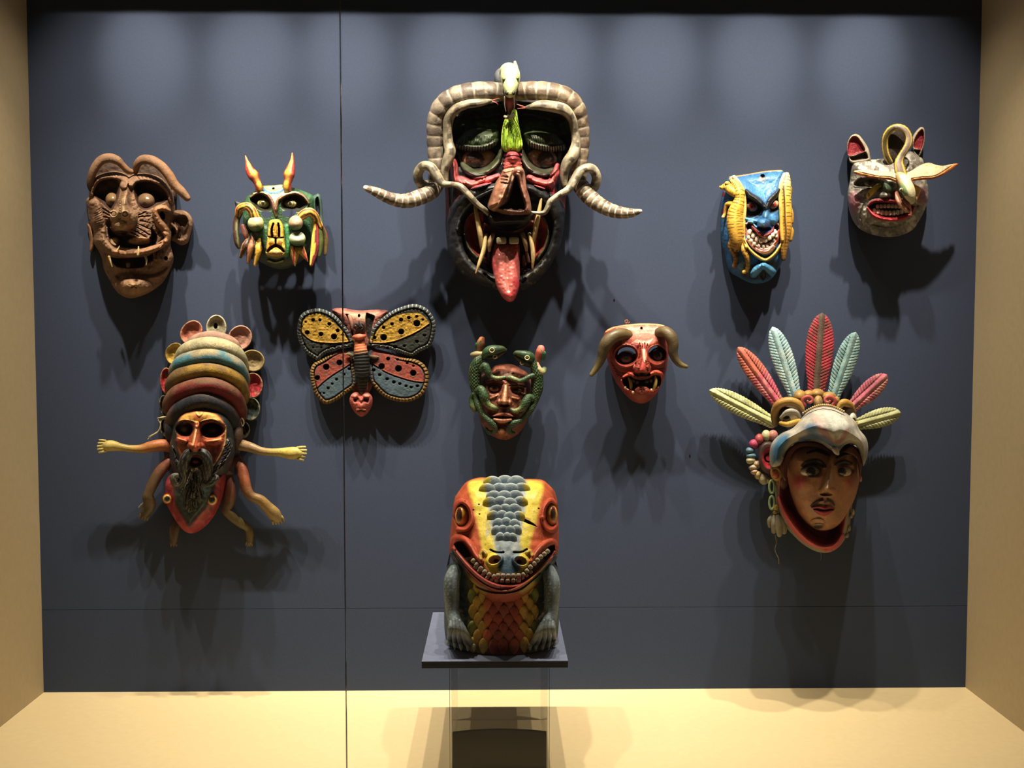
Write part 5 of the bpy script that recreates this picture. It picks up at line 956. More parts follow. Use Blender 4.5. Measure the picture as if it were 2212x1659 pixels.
# ================================================================ 6 bearded face, ringed hat, arms and legs
def mask_bearded():
    c = Ctx(190, 670, 3.19, 'carved_mask', 'bearded face mask with a tall ringed hat and small arms and legs sticking out', 'mask', (750, 900, 0))
    # back shell
    r = c.relief([(660, 240), (720, 190), (850, 165), (980, 190), (1060, 270), (1090, 400), (1085, 560), (1065, 720), (1035, 900), (1010, 1080), (960, 1150), (600, 1150), (570, 1050), (545, 900), (545, 700), (555, 500), (580, 380)], base=60, dome=230, dw=260, col='5A4632')
    r.build('hat_core', back=8)
    # petals
    for (x, y, rx, ry, cc, inn, rot_, hole) in ((712, 152, 82, 66, 'A0705A', 'A8604E', -.9, 0), (885, 122, 84, 66, 'A8A488', '98967C', 1.57, 1), (1048, 190, 82, 76, 'A07A6A', '98685A', -.9, 0), (598, 300, 72, 62, '6A5A34', 'A8882A', -1.2, 0), (1135, 348, 78, 70, '8A7648', '7A6844', .2, 0),
                                           (545, 490, 88, 46, '8A5A3A', 'A81E2C', 1.5, 0), (1135, 518, 66, 82, '8A6A4A', 'A8202E', 0, 0), (525, 660, 70, 34, '4A5048', '222A2A', 1.5, 0), (1120, 680, 62, 76, '6A7058', '2E3A38', 0, 0), (530, 810, 60, 34, '4A4E3A', '2A2C22', 1.5, 0), (1070, 825, 44, 56, '4A4A34', '35372A', 0, 0)):
        a = np.linspace(0, 2 * PI, 22, endpoint=False); ca, sa = math.cos(rot_), math.sin(rot_)
        rx *= 1.08; ry *= 1.08; P = [(x + rx * math.cos(t) * ca - ry * math.sin(t) * sa, y + rx * math.cos(t) * sa + ry * math.sin(t) * ca) for t in a]
        p = c.relief(P, base=80, dome=18, dw=7, col=cc); p.blob(x, y, rx - 5, ry - 5, -30, inn, rot_, prof='flat', soft=.4, cs=.1); p.mottle('8A7A5A', 30, .6, .5, 5)
        if hole: p.blob(880, 108, 13, 22, -70, '1A120A')
        p.rough(5, 16); p.build('petal', thick=44, mat=MATTE())
    # hat rings (bottom ring drawn last and standing proudest)
    rings = [((690, 245), (860, 190), (1035, 285), 46, '94705E', '9A7A68', 250), ((640, 300), (855, 240), (1065, 360), 56, 'A89C78', '9C9876', 290), ((600, 390), (845, 318), (1072, 450), 56, '8E8262', '3E7280', 320), ((575, 490), (838, 408), (1068, 545), 58, '6E5636', '94741E', 325), ((560, 620), (830, 515), (1050, 665), 60, '6A4A34', '6E1620', 340), ((570, 760), (800, 618), (1015, 790), 60, '5E4636', '1E2430', 335)]
    for k, (a, m, b, rr, c1, c2, dd) in enumerate(rings):
        def rc(U, TH, c1=c1, c2=c2, k=k):
            n = vnoise(U * 700, TH * 60, 60, 11 + k) * .5 + vnoise(U * 700, TH * 60, 22, 4) * .2
            low = -np.sin(TH) * .0
            t = sstep(.35, .55, n + (.12 if k in (2, 4, 5) else 0.02) + .18 * (np.cos(TH) > .2) - .16 * (np.abs(U - .5) < .12) + (.2 * (U > .5) if k == 3 else 0) - (.2 * (U < .42) if k == 3 else 0))
            t = t * .25 + .75 * sstep(-.3, .2, np.sin(TH) + .38 + (n - .34) * 2.4 + (.5 * (U - .5) if k == 3 else 0)) if k > 1 else t
            return blendc(c1, c2, t)
        A = [(a[0] + 6, a[1] + 70, 60, rr * .8), (a[0] + 10, a[1] + 20, dd * .45, rr * .95), (a[0] * .7 + m[0] * .3, a[1] * .45 + m[1] * .55, dd * .8, rr), (m[0], m[1], dd, rr * 1.05), (b[0] * .7 + m[0] * .3, b[1] * .4 + m[1] * .6, dd * .8, rr), (b[0] - 10, b[1] + 10, dd * .45, rr * .95), (b[0] - 4, b[1] + 70, 60, rr * .8)]
        if k == 5: A[0] = (582, 900, 120, 44); A.insert(1, (578, 830, 180, 50)); A[-1] = (1012, 960, 120, 44); A.insert(-1, (1018, 870, 180, 50))
        c.tube('hat_ring', A, rc, n=9, m=26, mat=MATTE(), flat=1.15)
    # hood and face
    r = c.relief([(575, 860), (600, 740), (660, 660), (780, 620), (900, 650), (985, 740), (1010, 880), (1010, 1000), (975, 1100), (930, 1140), (860, 1150), (780, 1160), (650, 1150), (590, 1110), (565, 1030), (562, 940)], base=200, dome=190, dw=120, col='1C1F22')
    r.region([(612, 790), (640, 720), (760, 690), (880, 705), (945, 780), (948, 880), (920, 990), (870, 1055), (740, 1085), (650, 1040), (608, 930)], 0, 26, 'A04A22', cf=14)
    r.region([(615, 770), (660, 715), (770, 694), (880, 712), (942, 780), (900, 775), (850, 768), (790, 780), (740, 790), (690, 770), (640, 775)], 20, 20, 'D09A3E', cf=16); r.blob(755, 735, 60, 40, 14, 'A03420', cs=.9, ca=.8); r.stroke([(750, 705), (765, 725), (785, 708)], 10, 6, 'D8B060', cs=.8)
    r.blob(670, 822, 74, 56, -130, '1E0F0C', prof='flat', soft=.5); r.blob(855, 825, 92, 60, -130, '1E0F0C', prof='flat', soft=.5)
    r.stroke([(612, 785), (660, 762), (730, 775), (748, 800)], 10, 14, '3A1C10'); r.stroke([(762, 800), (790, 770), (860, 758), (945, 795)], 10, 14, '3A1C10')
    r.blob(668, 818, 48, 40, 80, '2E1812'); r.blob(855, 828, 60, 42, 80, '2A1612')
    r.stroke([(748, 790, 24, 70), (742, 850, 34, 110), (735, 910, 44, 150), (735, 945, 48, 160)], col='A84A2A', cs=.8); r.stroke([(748, 800), (738, 860), (722, 930)], 12, 12, 'D89A60', cs=.8); r.blob(775, 935, 24, 24, 50, 'A04426', cs=.8); r.blob(700, 935, 22, 22, 50, 'B04020', cs=.8)
    r.blob(650, 895, 50, 26, 46, 'B01C20', cs=.6); r.blob(865, 905, 64, 26, 46, 'A02420', cs=.6); r.stroke([(620, 880), (680, 905)], 8, 6, 'D8A060', cs=.9); r.stroke([(820, 905), (920, 885)], 9, 6, 'D89850', cs=.9)
    r.mottle('6A2014', 60, .5, .7, 17, (600, 950, 900, 1080)); r.stroke([(950, 800), (940, 930), (880, 1050), (840, 1080)], 7, 6, 'B08A50', cs=.6)
    # beard on cheeks
    rs = random.Random(9)
    r.region([(560, 900), (600, 940), (620, 1020), (680, 1100), (640, 1150), (590, 1110)], 30, 30, '26282A', cf=14); r.region([(955, 880), (1010, 900), (1010, 1010), (970, 1100), (920, 1140), (850, 1140), (860, 1080), (920, 1000)], 30, 30, '26282A', cf=14)
    for k in range(26):
        t = k / 26; x = 575 + 60 * t + rs.uniform(-6, 6); y = 920 + 190 * t; r.stroke([(x, y, 3), (x + 14, y + 30, 4), (x + 8, y + 56, 2)], h=rs.choice([-10, 12]), col=rs.choice(['4A4A48', '15181A', '6A6A66']), cs=.6)
        x = 990 - 110 * t * t + rs.uniform(-16, 10); y = 900 + 200 * t; r.stroke([(x, y, 3), (x - 14, y + 26, 4), (x - 40, y + 44, 2)], h=rs.choice([-10, 12]), col=rs.choice(['4A4A48', '15181A', '6E6C66']), cs=.6)
    r.blob(740, 1045, 60, 34, -50, '140A08'); r.blob(742, 1046, 28, 16, 46, '8A2A22')
    r.rough(5, 20); r.build('face', back=20); H = r.at
    # serpent-like chin
    s = c.relief([(570, 1130), (535, 1180), (528, 1250), (540, 1330), (585, 1420), (640, 1500), (690, 1535), (750, 1530), (820, 1480), (880, 1400), (920, 1310), (942, 1220), (948, 1120), (860, 1110), (740, 1120), (640, 1120)], base=130, dome=170, dw=130, col='8E1E26', tilt=(0, -.1))
    s.mottle('B8484A', 60, .55, .6, 3); s.region([(600, 1180), (700, 1150), (860, 1160), (880, 1240), (840, 1340), (760, 1440), (700, 1500), (650, 1440), (590, 1330)], 50, 40, '1E2A2C', cf=20); s.mottle('39504A', 50, .6, .5, 8, (580, 880, 1150, 1500)); s.rough(6, 20); s.build('serpent_head', back=30, label='red and dark green serpent head below the beard')
    c.eye('serpent_eye', 547, 1300, s.at(575, 1300) - 10, 34, 38, 40, '8E2420', 'C8A02A', '17131A', -.05, 0, .85, .55, extra=(.95, 'B83A34')); c.eye('serpent_eye', 855, 1306, s.at(850, 1306) + 10, 40, 46, 40, '8E2420', 'C8A02A', '17131A', 0, .05, .85, .55, extra=(.95, 'B83A34'))
    # moustache, curls, beard
    def hair(U, TH):
        n = np.sin(TH * 7 + U * 16); return blendc('15181A', '5A5852', sstep(.4, 1, n) * (.4 + .6 * (np.cos(TH) > 0)))
    hr = lambda U, TH: 1 + .06 * np.sin(TH * 7 + U * 16)
    dm = H(740, 990) + 10
    c.tube('moustache', [(745, 975, dm + 20, 18), (700, 985, dm + 30, 32), (665, 1035, dm + 20, 36), (655, 1100, dm, 34), (660, 1160, dm - 30, 26), (640, 1215, dm - 60, 14)], hair, n=9, m=24, rmod=hr); c.tube('moustache', [(745, 975, dm + 20, 18), (795, 985, dm + 30, 32), (825, 1040, dm + 20, 36), (825, 1110, dm, 34), (820, 1165, dm - 20, 26)], hair, n=9, m=24, rmod=hr)
    c.tube('beard_curl', [(830, 1150, dm - 20, 28), (800, 1190, dm - 20, 22), (840, 1195, dm - 10, 24), (885, 1160, dm, 22), (880, 1140, dm, 10)], hair, n=8, m=20, rmod=hr); c.tube('beard_curl', [(660, 1130, dm - 20, 24), (630, 1185, dm - 20, 24), (600, 1190, dm - 10, 26), (592, 1150, dm, 26), (615, 1135, dm + 10, 14)], lambda U, TH: hair(U, TH) * (1 - .5 * U[:, None]) + hexc('7A7A6A') * .5 * U[:, None], n=8, m=20, rmod=hr)
    bd = c.relief([(705, 1090), (740, 1072), (780, 1090), (800, 1180), (815, 1260), (800, 1340), (740, 1420), (700, 1425), (650, 1360), (632, 1280), (650, 1200), (690, 1140)], base=300, dome=90, dw=70, col='2A2A28', tilt=(0, -.25), step=1.0)
    for k in range(130):
        y = rs.uniform(1100, 1400); hw = 20 + min((y - 1080) * .5, 75) * (1 if y < 1300 else 1 - (y - 1300) / 160); x = 735 - (y - 1100) * .05 + rs.uniform(-hw, hw); sx = (x - 735) * .25
        bd.stroke([(x, y, 3), (x + sx * .6, y + 20, 4), (x + sx, y + 44, 2)], h=rs.choice([-14, 14, 10]), col=rs.choice(['6A6458', '1A1C1C', '80786A', '3A3A36']), cs=.6)
    bd.blob(735, 1100, 34, 22, 10, 'A08058', cs=.8); bd.build('beard', thick=110)
    # limbs
    OR = ['8A3E20', 'B0602C', 'A86A2E', 'A88A3E', 'B8A044', 'B8A458']
    def hand(x, y, d, dx, dy, n=5, L=60, w=9, cols=('B8A24A', 'C8B868'), spread=13):
        px, py = -dy, dx
        for k in range(n):
            o = (k - (n - 1) / 2) * spread; l = L * (1 - .12 * abs(k - 1.5)); ox, oy = x + px * o, y + py * o
            c.tube('finger', [(ox, oy, d, w), (ox + dx * l * .5 + px * o * .15, oy + dy * l * .5 + py * o * .15, d + 10, w), (ox + dx * l + px * o * .25, oy + dy * l + py * o * .25, d - 4, w * .8)], list(cols), m=10, n=4)
    c.tube('arm', [(580, 940, 140, 44), (500, 930, 170, 42), (430, 942, 190, 38), (370, 955, 200, 30), (300, 955, 210, 25), (230, 945, 220, 26), (175, 935, 225, 36), (130, 935, 230, 36), (105, 935, 230, 26)], OR, n=8, m=20)
    hand(122, 935, 235, -1, .06, 5, 58, 9, spread=17)
    c.tube('arm', [(1010, 925, 140, 34), (1060, 930, 170, 38), (1120, 945, 190, 34), (1190, 970, 200, 28), (1260, 978, 210, 26), (1330, 980, 220, 30), (1390, 985, 225, 42), (1430, 985, 230, 42), (1455, 988, 230, 34)], ['8A6A4A', '9A7A54', '8A7044', 'A08A40', 'B8A23E', 'B8A650'], n=8, m=20)
    hand(1440, 985, 235, 1, .06, 5, 66, 10, spread=18)
    c.tube('front_leg', [(575, 1010, 120, 32), (540, 1060, 150, 38), (490, 1120, 170, 40), (445, 1200, 180, 38), (420, 1260, 180, 34), (415, 1290, 170, 40), (425, 1340, 140, 42), (400, 1390, 120, 36), (375, 1415, 100, 26)], ['7A2E1C', '6A3A22', '4E3A24', '5A4628', '5A4A2A', '4A3E26'], n=8, m=20)
    hand(395, 1400, 110, -.35, .94, 4, 46, 9, ('5A4A2A', '6A5A38'), 15); c.tube('toe', [(400, 1330, 140, 14), (375, 1340, 130, 11), (352, 1362, 120, 8)], ['4A4A44', '7A7A70'], m=10)
    c.tube('front_leg', [(1030, 1030, 120, 36), (1060, 1090, 150, 40), (1075, 1160, 170, 40), (1095, 1240, 180, 38), (1130, 1285, 180, 34), (1190, 1310, 170, 36), (1240, 1360, 150, 40), (1280, 1400, 130, 46), (1305, 1430, 120, 38)], ['7A5038', '7E3A20', '8A4A28', '6A4A28', '8A6A34', '94783E', '8E7640'], n=8, m=20)
    hand(1300, 1425, 122, .35, .92, 5, 54, 9, ('80683A', '8E7A4A'), 16)
    c.tube('hind_leg', [(965, 1150, 90, 40), (975, 1230, 110, 46), (975, 1310, 120, 44), (955, 1375, 120, 34), (990, 1420, 110, 32), (1050, 1465, 100, 32), (1100, 1500, 90, 26), (1115, 1540, 80, 28), (1115, 1600, 70, 24)], ['6E3A26', '6A3420', '5A3A22', '5A4A24', '665828', '6A5A2E', '5A4A28'], n=8, m=20)
    c.tube('hind_leg', [(620, 1440, 60, 40), (600, 1500, 80, 38), (592, 1560, 80, 32), (590, 1600, 70, 26)], ['3A2418', '4A3222', '4A3626'], n=7, m=18)
    hand(1112, 1590, 72, -.1, .99, 4, 36, 8, ('5A4A2A', '6A5A34'), 11); hand(590, 1595, 72, 0, 1, 3, 34, 9, ('4A3A26', '4A3A28'), 15)
    ST = 'A89A70'
    for p in ([(560, 745, 190, 5), (520, 735, 200, 5), (485, 752, 205, 4), (500, 790, 205, 4), (480, 840, 200, 4), (440, 865, 195, 4), (412, 890, 190, 3)], [(555, 755, 190, 5), (515, 745, 200, 5), (500, 780, 205, 4), (498, 820, 200, 4), (460, 850, 195, 4), (418, 872, 190, 3)], [(545, 735, 190, 5), (510, 740, 210, 5), (478, 745, 205, 3)], [(1045, 770, 190, 4), (1060, 745, 200, 5), (1075, 775, 200, 4), (1066, 800, 200, 3), (1055, 770, 195, 4)]): c.tube('string', p, ST, m=8)
# ================================================================ 10 lizard head on the board
def mask_lizard_head():
    d0 = .20; c = Ctx(890, 1010, 3.77, 'carved_helmet_mask', 'large orange, yellow and blue toothy lizard head with clawed arms standing on the slate board', 'mask', (730, 1500, 400), d0=d0)
    U = c.u; c.zmin = ZB + .0004
    # body
    b = c.relief([(312, 780), (280, 880), (268, 1000), (262, 1200), (266, 1330), (290, 1425), (380, 1475), (500, 1505), (620, 1522), (740, 1528), (860, 1522), (960, 1508), (1080, 1480), (1160, 1420), (1190, 1340), (1200, 1100), (1192, 950), (1165, 790), (900, 700), (600, 700)], base=0, dome=0, dw=10, col='6A2E1E')
    q = np.clip((b.X - 730) / 476, -1, 1); h0 = (d_board(980, 1384) + .002 - d0) / U; h1 = (d_board(1086, 1415) + .002 - d0) / U; b.H = h0 + (h1 - h0) * (np.sqrt(1 - q * q))
    m = np.abs(b.X - 745) / 460; a = sstep(.35, .5, m); b.C = b.C * (1 - a[..., None]) + hexc('8A7A24') * a[..., None]; a = sstep(.55, .7, m); b.C = b.C * (1 - a[..., None]) + hexc('4E626A') * a[..., None]
    b.mottle('3A4A50', 60, .5, .5, 4, (240, 460, 700, 1500)); b.mottle('3A4A50', 60, .5, .5, 4, (1020, 1250, 700, 1500)); b.rough(8, 24)
    b.build('neck', back=-150); HB = b.at
    # chest scales
    def point(A): A = A.copy(); A[:, 0] *= 1 - .42 * np.clip(A[:, 1], 0, 1) ** 1.3; return A
    rs = random.Random(5); rows = []
    for k in range(8):
        y = 1470 - k * 66; n = 9
        for j in range(-5, 6):
            x = 745 + (j + (.5 if k % 2 else 0)) * 82
            if abs(x - 745) > 285 - k * 4: continue
            rows.append((k, x + rs.uniform(-5, 5), y + rs.uniform(-6, 6) - (18 * ((x - 745) / 280) ** 2)))
    for k, x, y in rows:
        t = abs(x - 745) / 285; cc = 'A03424' if t < .3 else ('C85A26' if t < .52 else ('D4A424' if t < .86 else '86923A'))
        base, rim = hexc(cc) * rs.uniform(.8, 1.1), hexc('C08A5A') if t < .5 else hexc('C8A840')
        def colf(lx, ly, lz, base=base, rim=rim):
            w = sstep(.74, .84, np.hypot(lx, ly))[:, None] * sstep(.96, .9, np.hypot(lx, ly))[:, None] * .6; s = (.85 + .3 * vnoise(lx * 40, ly * 10, 5, 3))[:, None]; return (base * (1 - w) + rim * w) * s
        c.ball('scale', x, y - 14, HB(x, y) + 2 + (8 - k) * .5, 43, 70, 17, colf, nu=18, nv=8, rotx=-.2, fn=point)
    # arms
    def armc(U_, TH):
        n = ((np.sin(U_ * 60) * np.sin(TH * 9 + (np.floor(U_ * 19) % 2) * 1.5)) > .7); o = blendc('5E7076', '768690', sstep(.2, .8, vnoise(U_ * 700, TH * 90, 80, 5))); return np.where(n[:, None], hexc('8E9A9A'), o)
    for s_ in (-1, 1):
        X = lambda v: v if s_ < 0 else 1462 - v
        c.tube('arm', [(X(350), 840, 620, 56), (X(325), 920, 640, 66), (X(322), 1010, 650, 66), (X(325), 1100, 650, 62), (X(330), 1190, 660, 56), (X(350), 1260, 690, 56), (X(370), 1310, 720, 56)], armc, n=12, m=30, label='grey-blue scaly arm')
        tips = ((300, 1440), (350, 1462), (400, 1478), (455, 1482), (502, 1478)); st = ((318, 1260), (338, 1245), (362, 1240), (385, 1250), (400, 1270))
        for (tx, ty), (sx, sy) in zip(tips, st):
            dd = HB(X(tx), min(ty, 1470)) + 12
            f = c.tube('finger', [(X(sx), sy, 740, 20), (X(sx * .6 + tx * .4), sy * .6 + ty * .4, 755, 23), (X(sx * .25 + tx * .75), sy * .25 + ty * .75 - 6, dd + 22, 21), (X(tx), ty - 24, dd + 18, 16)], ['5E6E76', '858A8A', '8A8C80', '8E8E6E'], n=7, m=16, rmod=lambda U_, TH: 1 + .05 * np.sin(U_ * 60))
            c.tube('claw', [(X(tx), ty - 28, dd + 26, 17), (X(tx), ty - 8, dd + 30, 14), (X(tx) + 0, ty + 10, dd + 16, 5)], ['A8A478', 'D8D4B4'], n=5, m=10, parent=f)
    # head
    r = c.relief([(400, 165), (450, 112), (540, 82), (640, 84), (740, 96), (850, 92), (960, 92), (1060, 100), (1115, 140), (1160, 195), (1186, 290), (1192, 430), (1196, 600), (1182, 730), (1140, 810), (1080, 880), (1000, 985), (900, 1060), (760, 1100), (640, 1085), (540, 1015), (430, 905), (360, 805), (303, 690), (308, 560), (326, 400), (345, 260)], base=300, dome=280, dw=190, col='B04A1E', step=1.05)
    yy = np.clip((r.Y - 80) / 1000, 0, 1); xx = (r.X - 760) / 430
    r.H += 270 * sstep(.0, .9, yy) * np.exp(-(xx * 1.25) ** 2) - 120 * (1 - yy) ** 2 + 60 * yy
    r.mottle('963A18', 120, .5, .5, 3)
    # colour bands
    r.region([(440, 130), (600, 84), (940, 90), (1085, 130), (1045, 380), (985, 600), (940, 860), (640, 870), (560, 700), (505, 400)], 0, 60, 'D2BE20', cf=50)
    r.region([(440, 130), (520, 84), (600, 84), (590, 200), (620, 350), (640, 500), (670, 640), (700, 760), (720, 860), (600, 830), (560, 700), (540, 560), (500, 400), (470, 260)], 0, 60, 'D2BE20', cf=50); r.region([(930, 92), (1050, 100), (1090, 160), (1050, 260), (1040, 380), (1000, 540), (960, 680), (940, 840), (860, 860), (850, 760), (900, 600), (920, 400), (910, 200)], 0, 60, 'D2BE20', cf=50)
    r.region([(570, 90), (740, 96), (940, 92), (940, 250), (930, 400), (900, 560), (895, 700), (900, 830), (780, 880), (700, 840), (680, 740), (640, 560), (610, 400), (590, 250)], 0, 60, '76868E', cf=34)
    r.region([(690, 740), (780, 700), (880, 740), (900, 830), (860, 880), (780, 900), (690, 860)], 0, 50, '2E4A5E', cf=40); r.mottle('9AA4A4', 60, .56, .5, 8, (600, 930, 90, 700))
    r.region([(310, 690), (400, 780), (440, 880), (420, 900), (340, 800)], 0, 40, '2E3A40', cf=30)
    # eye sockets
    r.blob(412, 395, 74, 112, -90, '7E2A14', prof='flat', soft=.4, cs=.3); r.blob(1135, 388, 68, 112, -90, '7E2A14', prof='flat', soft=.4, cs=.3)
    r.stroke([(350, 380), (360, 310), (400, 275), (450, 310), (480, 390), (480, 450), (440, 500), (380, 505)], 22, 55, 'A83A1C'); r.stroke([(1070, 400), (1085, 320), (1130, 270), (1175, 300)], 22, 55, 'A83A1C'); r.stroke([(1062, 410), (1090, 490), (1140, 510), (1180, 480)], 20, 45, 'A83A1C')
    # mouth cavity
    MC = [(340, 640), (370, 600), (430, 600), (480, 660), (540, 760), (620, 850), (760, 880), (890, 860), (980, 770), (1050, 700), (1110, 640), (1160, 620), (1165, 680), (1120, 760), (1040, 850), (940, 930), (860, 965), (740, 970), (640, 940), (540, 870), (440, 770)]
    r.region(MC, -150, 30, '1A0C0A', cf=12)
    r.stroke([(335, 660, 24), (345, 590, 30), (400, 575, 34), (455, 620, 34), (510, 710, 30), (560, 760, 26)], h=60, col='A83A1C'); r.stroke([(980, 760, 26), (1020, 690, 28), (1080, 630, 30), (1140, 605, 30), (1172, 640, 24)], h=60, col='A8401E')
    r.stroke([(340, 660, 16), (400, 740, 24), (480, 830, 30), (580, 920, 34), (700, 970, 38), (800, 975, 38), (900, 935, 34), (1000, 860, 30), (1090, 770, 26), (1160, 690, 18)], h=90, col='8E3022')
    r.stroke([(335, 670), (430, 785), (540, 885), (660, 950)], 12, 10, '9A3A3A', cs=.7)
    r.stroke([(325, 700, 20), (400, 820, 34), (480, 920, 44), (580, 1005, 54), (700, 1050, 58), (820, 1045, 58), (930, 985, 50), (1030, 890, 42), (1110, 800, 34), (1170, 730, 22)], h=80, col='943A1E')
    for pts, cc in (([(400, 830), (440, 890), (480, 930)], '3E5A2A'), ([(480, 930), (540, 985), (580, 1010)], 'A8902A'), ([(1000, 910), (960, 960), (900, 1000)], 'A8902A'), ([(1110, 800), (1060, 860), (1010, 910)], '37562E'), ([(330, 700), (370, 770), (400, 820)], '2E4046'), ([(1170, 730), (1130, 790)], '24404A')): r.stroke(pts, 44, 0, cc, cs=.9)
    r.stroke([(430, 880), (520, 965), (640, 1012), (760, 1018), (880, 990), (960, 930), (1040, 860)], 9, -36, '3A1610', cs=.8)
    # nostrils
    for x, y, rr in ((672, 752, -.35), (885, 760, .35)):
        r.blob(x, y, 76, 60, 56, None, rr); r.blob(x, y, 52, 36, -90, 'C07A70', rr, cs=.3); r.blob(x + (14 if x < 700 else -14), y + 8, 24, 18, -50, '2A1214', rr, cs=.5)
    r.stroke([(600, 700), (580, 680), (560, 700), (560, 740)], 16, 30, 'A88A2A'); r.stroke([(940, 690), (965, 680), (975, 710)], 16, 30, 'A88A2A')
    r.stroke([(640, 670), (690, 692), (745, 690)], 9, -30, '3A4A54'); r.stroke([(830, 690), (890, 688), (935, 665)], 9, -30, '3A4A54')
    # crack and wormholes
    r.region([(865, 400), (900, 405), (960, 435), (1005, 465), (1022, 490), (1000, 478), (940, 458), (880, 425)], -150, 10, '120A06', smooth=False); r.stroke([(900, 400), (960, 425)], 9, 0, 'B08A4A')
    for x, y in ((545, 300), (500, 345), (550, 380), (1032, 335), (640, 415), (685, 400), (810, 410), (432, 272), (748, 507)): r.blob(x, y, 6, 6, -20, '1A0E06')
    r.rough(7, 40); r.build('head', back=-100, label='orange, yellow and grey-blue lizard head with open mouth'); H = r.at
    # crown scales
    CS = [(745, 300, 76, 56), (600, 290, 64, 60), (895, 310, 66, 56), (680, 235, 66, 50), (840, 220, 60, 50), (745, 190, 70, 56), (620, 190, 56, 50), (900, 190, 50, 46), (660, 130, 54, 44), (790, 130, 56, 44), (870, 120, 46, 40), (615, 390, 52, 50), (742, 400, 66, 56), (865, 400, 56, 46), (655, 480, 44, 40), (755, 500, 52, 48), (858, 505, 44, 40), (700, 440, 40, 40), (815, 560, 46, 50), (700, 560, 48, 50)]
    CS = []; rs = random.Random(12)
    for i in range(9):
        y = 128 + i * 56; hw = 165 - 10 * i; n = 4 if i % 2 else 3
        for j in range(n): CS.append((755 + 4 * i * .5 + (j - (n - 1) / 2) * hw * 2 / 3.3 + rs.uniform(-6, 6), y + rs.uniform(-7, 7), hw * .40, 50 - i * 1.2))
    for k, (x, y, w, h) in enumerate(sorted(CS, key=lambda t: t[1])):
        yl = abs(x - 758) > 95
        def cf(lx, ly, lz, k=k, yl=yl, x=x):
            g = blendc('7A93AA', '9AAEBA', sstep(.0, .9, np.hypot(lx, ly - .2))); n = sstep(.72, .86, np.hypot(lx, ly))[:, None] * sstep(.2, -.3, ly)[:, None] * .6; g = g * (1 - n) + hexc('A8B4B4') * n  # pale upper rim: highlight painted into the scale colour
            if yl: t = sstep(-.1, .5, lx * (1 if x > 700 else -1))[:, None]; g = g * (1 - t) + hexc('C8B424') * t
            return g
        c.ball('scale', x, y, H(x, y) + 2, w * 1.16, h * 1.25, 13, cf, nu=26, nv=10, rotx=-.1)
    for x, y, rx, gx in ((410, 398, 60, -.42), (1130, 388, 56, .34)):
        def ec(lx, ly, lz, gx=gx):
            q = np.hypot((lx - gx) * 2.5, (ly + .12) * 1.5); o = np.tile(hexc('DCA81C'), (len(lx), 1)); o = np.where((q < 1.0)[:, None], hexc('8E1A22'), o); return np.where((q < .82)[:, None], hexc('2E1C1C'), o)
        c.ball('eyeball', x, y, H(x, y) + 10, rx, 92, 80, ec, nu=44, nv=30, mat=GLOSS())
    # teeth
    HT = H(760, 975) - 62
    up = [(500, 768), (528, 800), (560, 830), (592, 858), (628, 880), (668, 895)]; lo = [(520, 812), (548, 842), (580, 872), (614, 898), (650, 915)]
    T = [(x, y, 19, 20, .7) for x, y in up] + [(x, y + 8, 17, 17, .7) for x, y in lo] + [(700 + 42 * k, 893 - abs(k - 2) * 1, 20, 22, 0) for k in range(5)] + [(690 + 44 * k, 932 - abs(k - 2) * 2, 21, 19, 0) for k in range(5)] + [(x, y, 18, 19, -.7) for x, y in ((905, 880), (935, 850), (965, 818), (995, 790), (1022, 762), (1050, 735), (1078, 712), (1105, 690))] + [(x, y, 16, 16, -.7) for x, y in ((900, 905), (932, 885), (965, 858))]
    for x, y, w, h, ro in T: c.ball('tooth', x, y - 8, H(x, y - 8) * .25 + .75 * (HT - 200 * (abs(x - 760) / 430) ** 2), w, h, 17, 'A0957C', rot=ro, pw=.6, nu=14, nv=8)

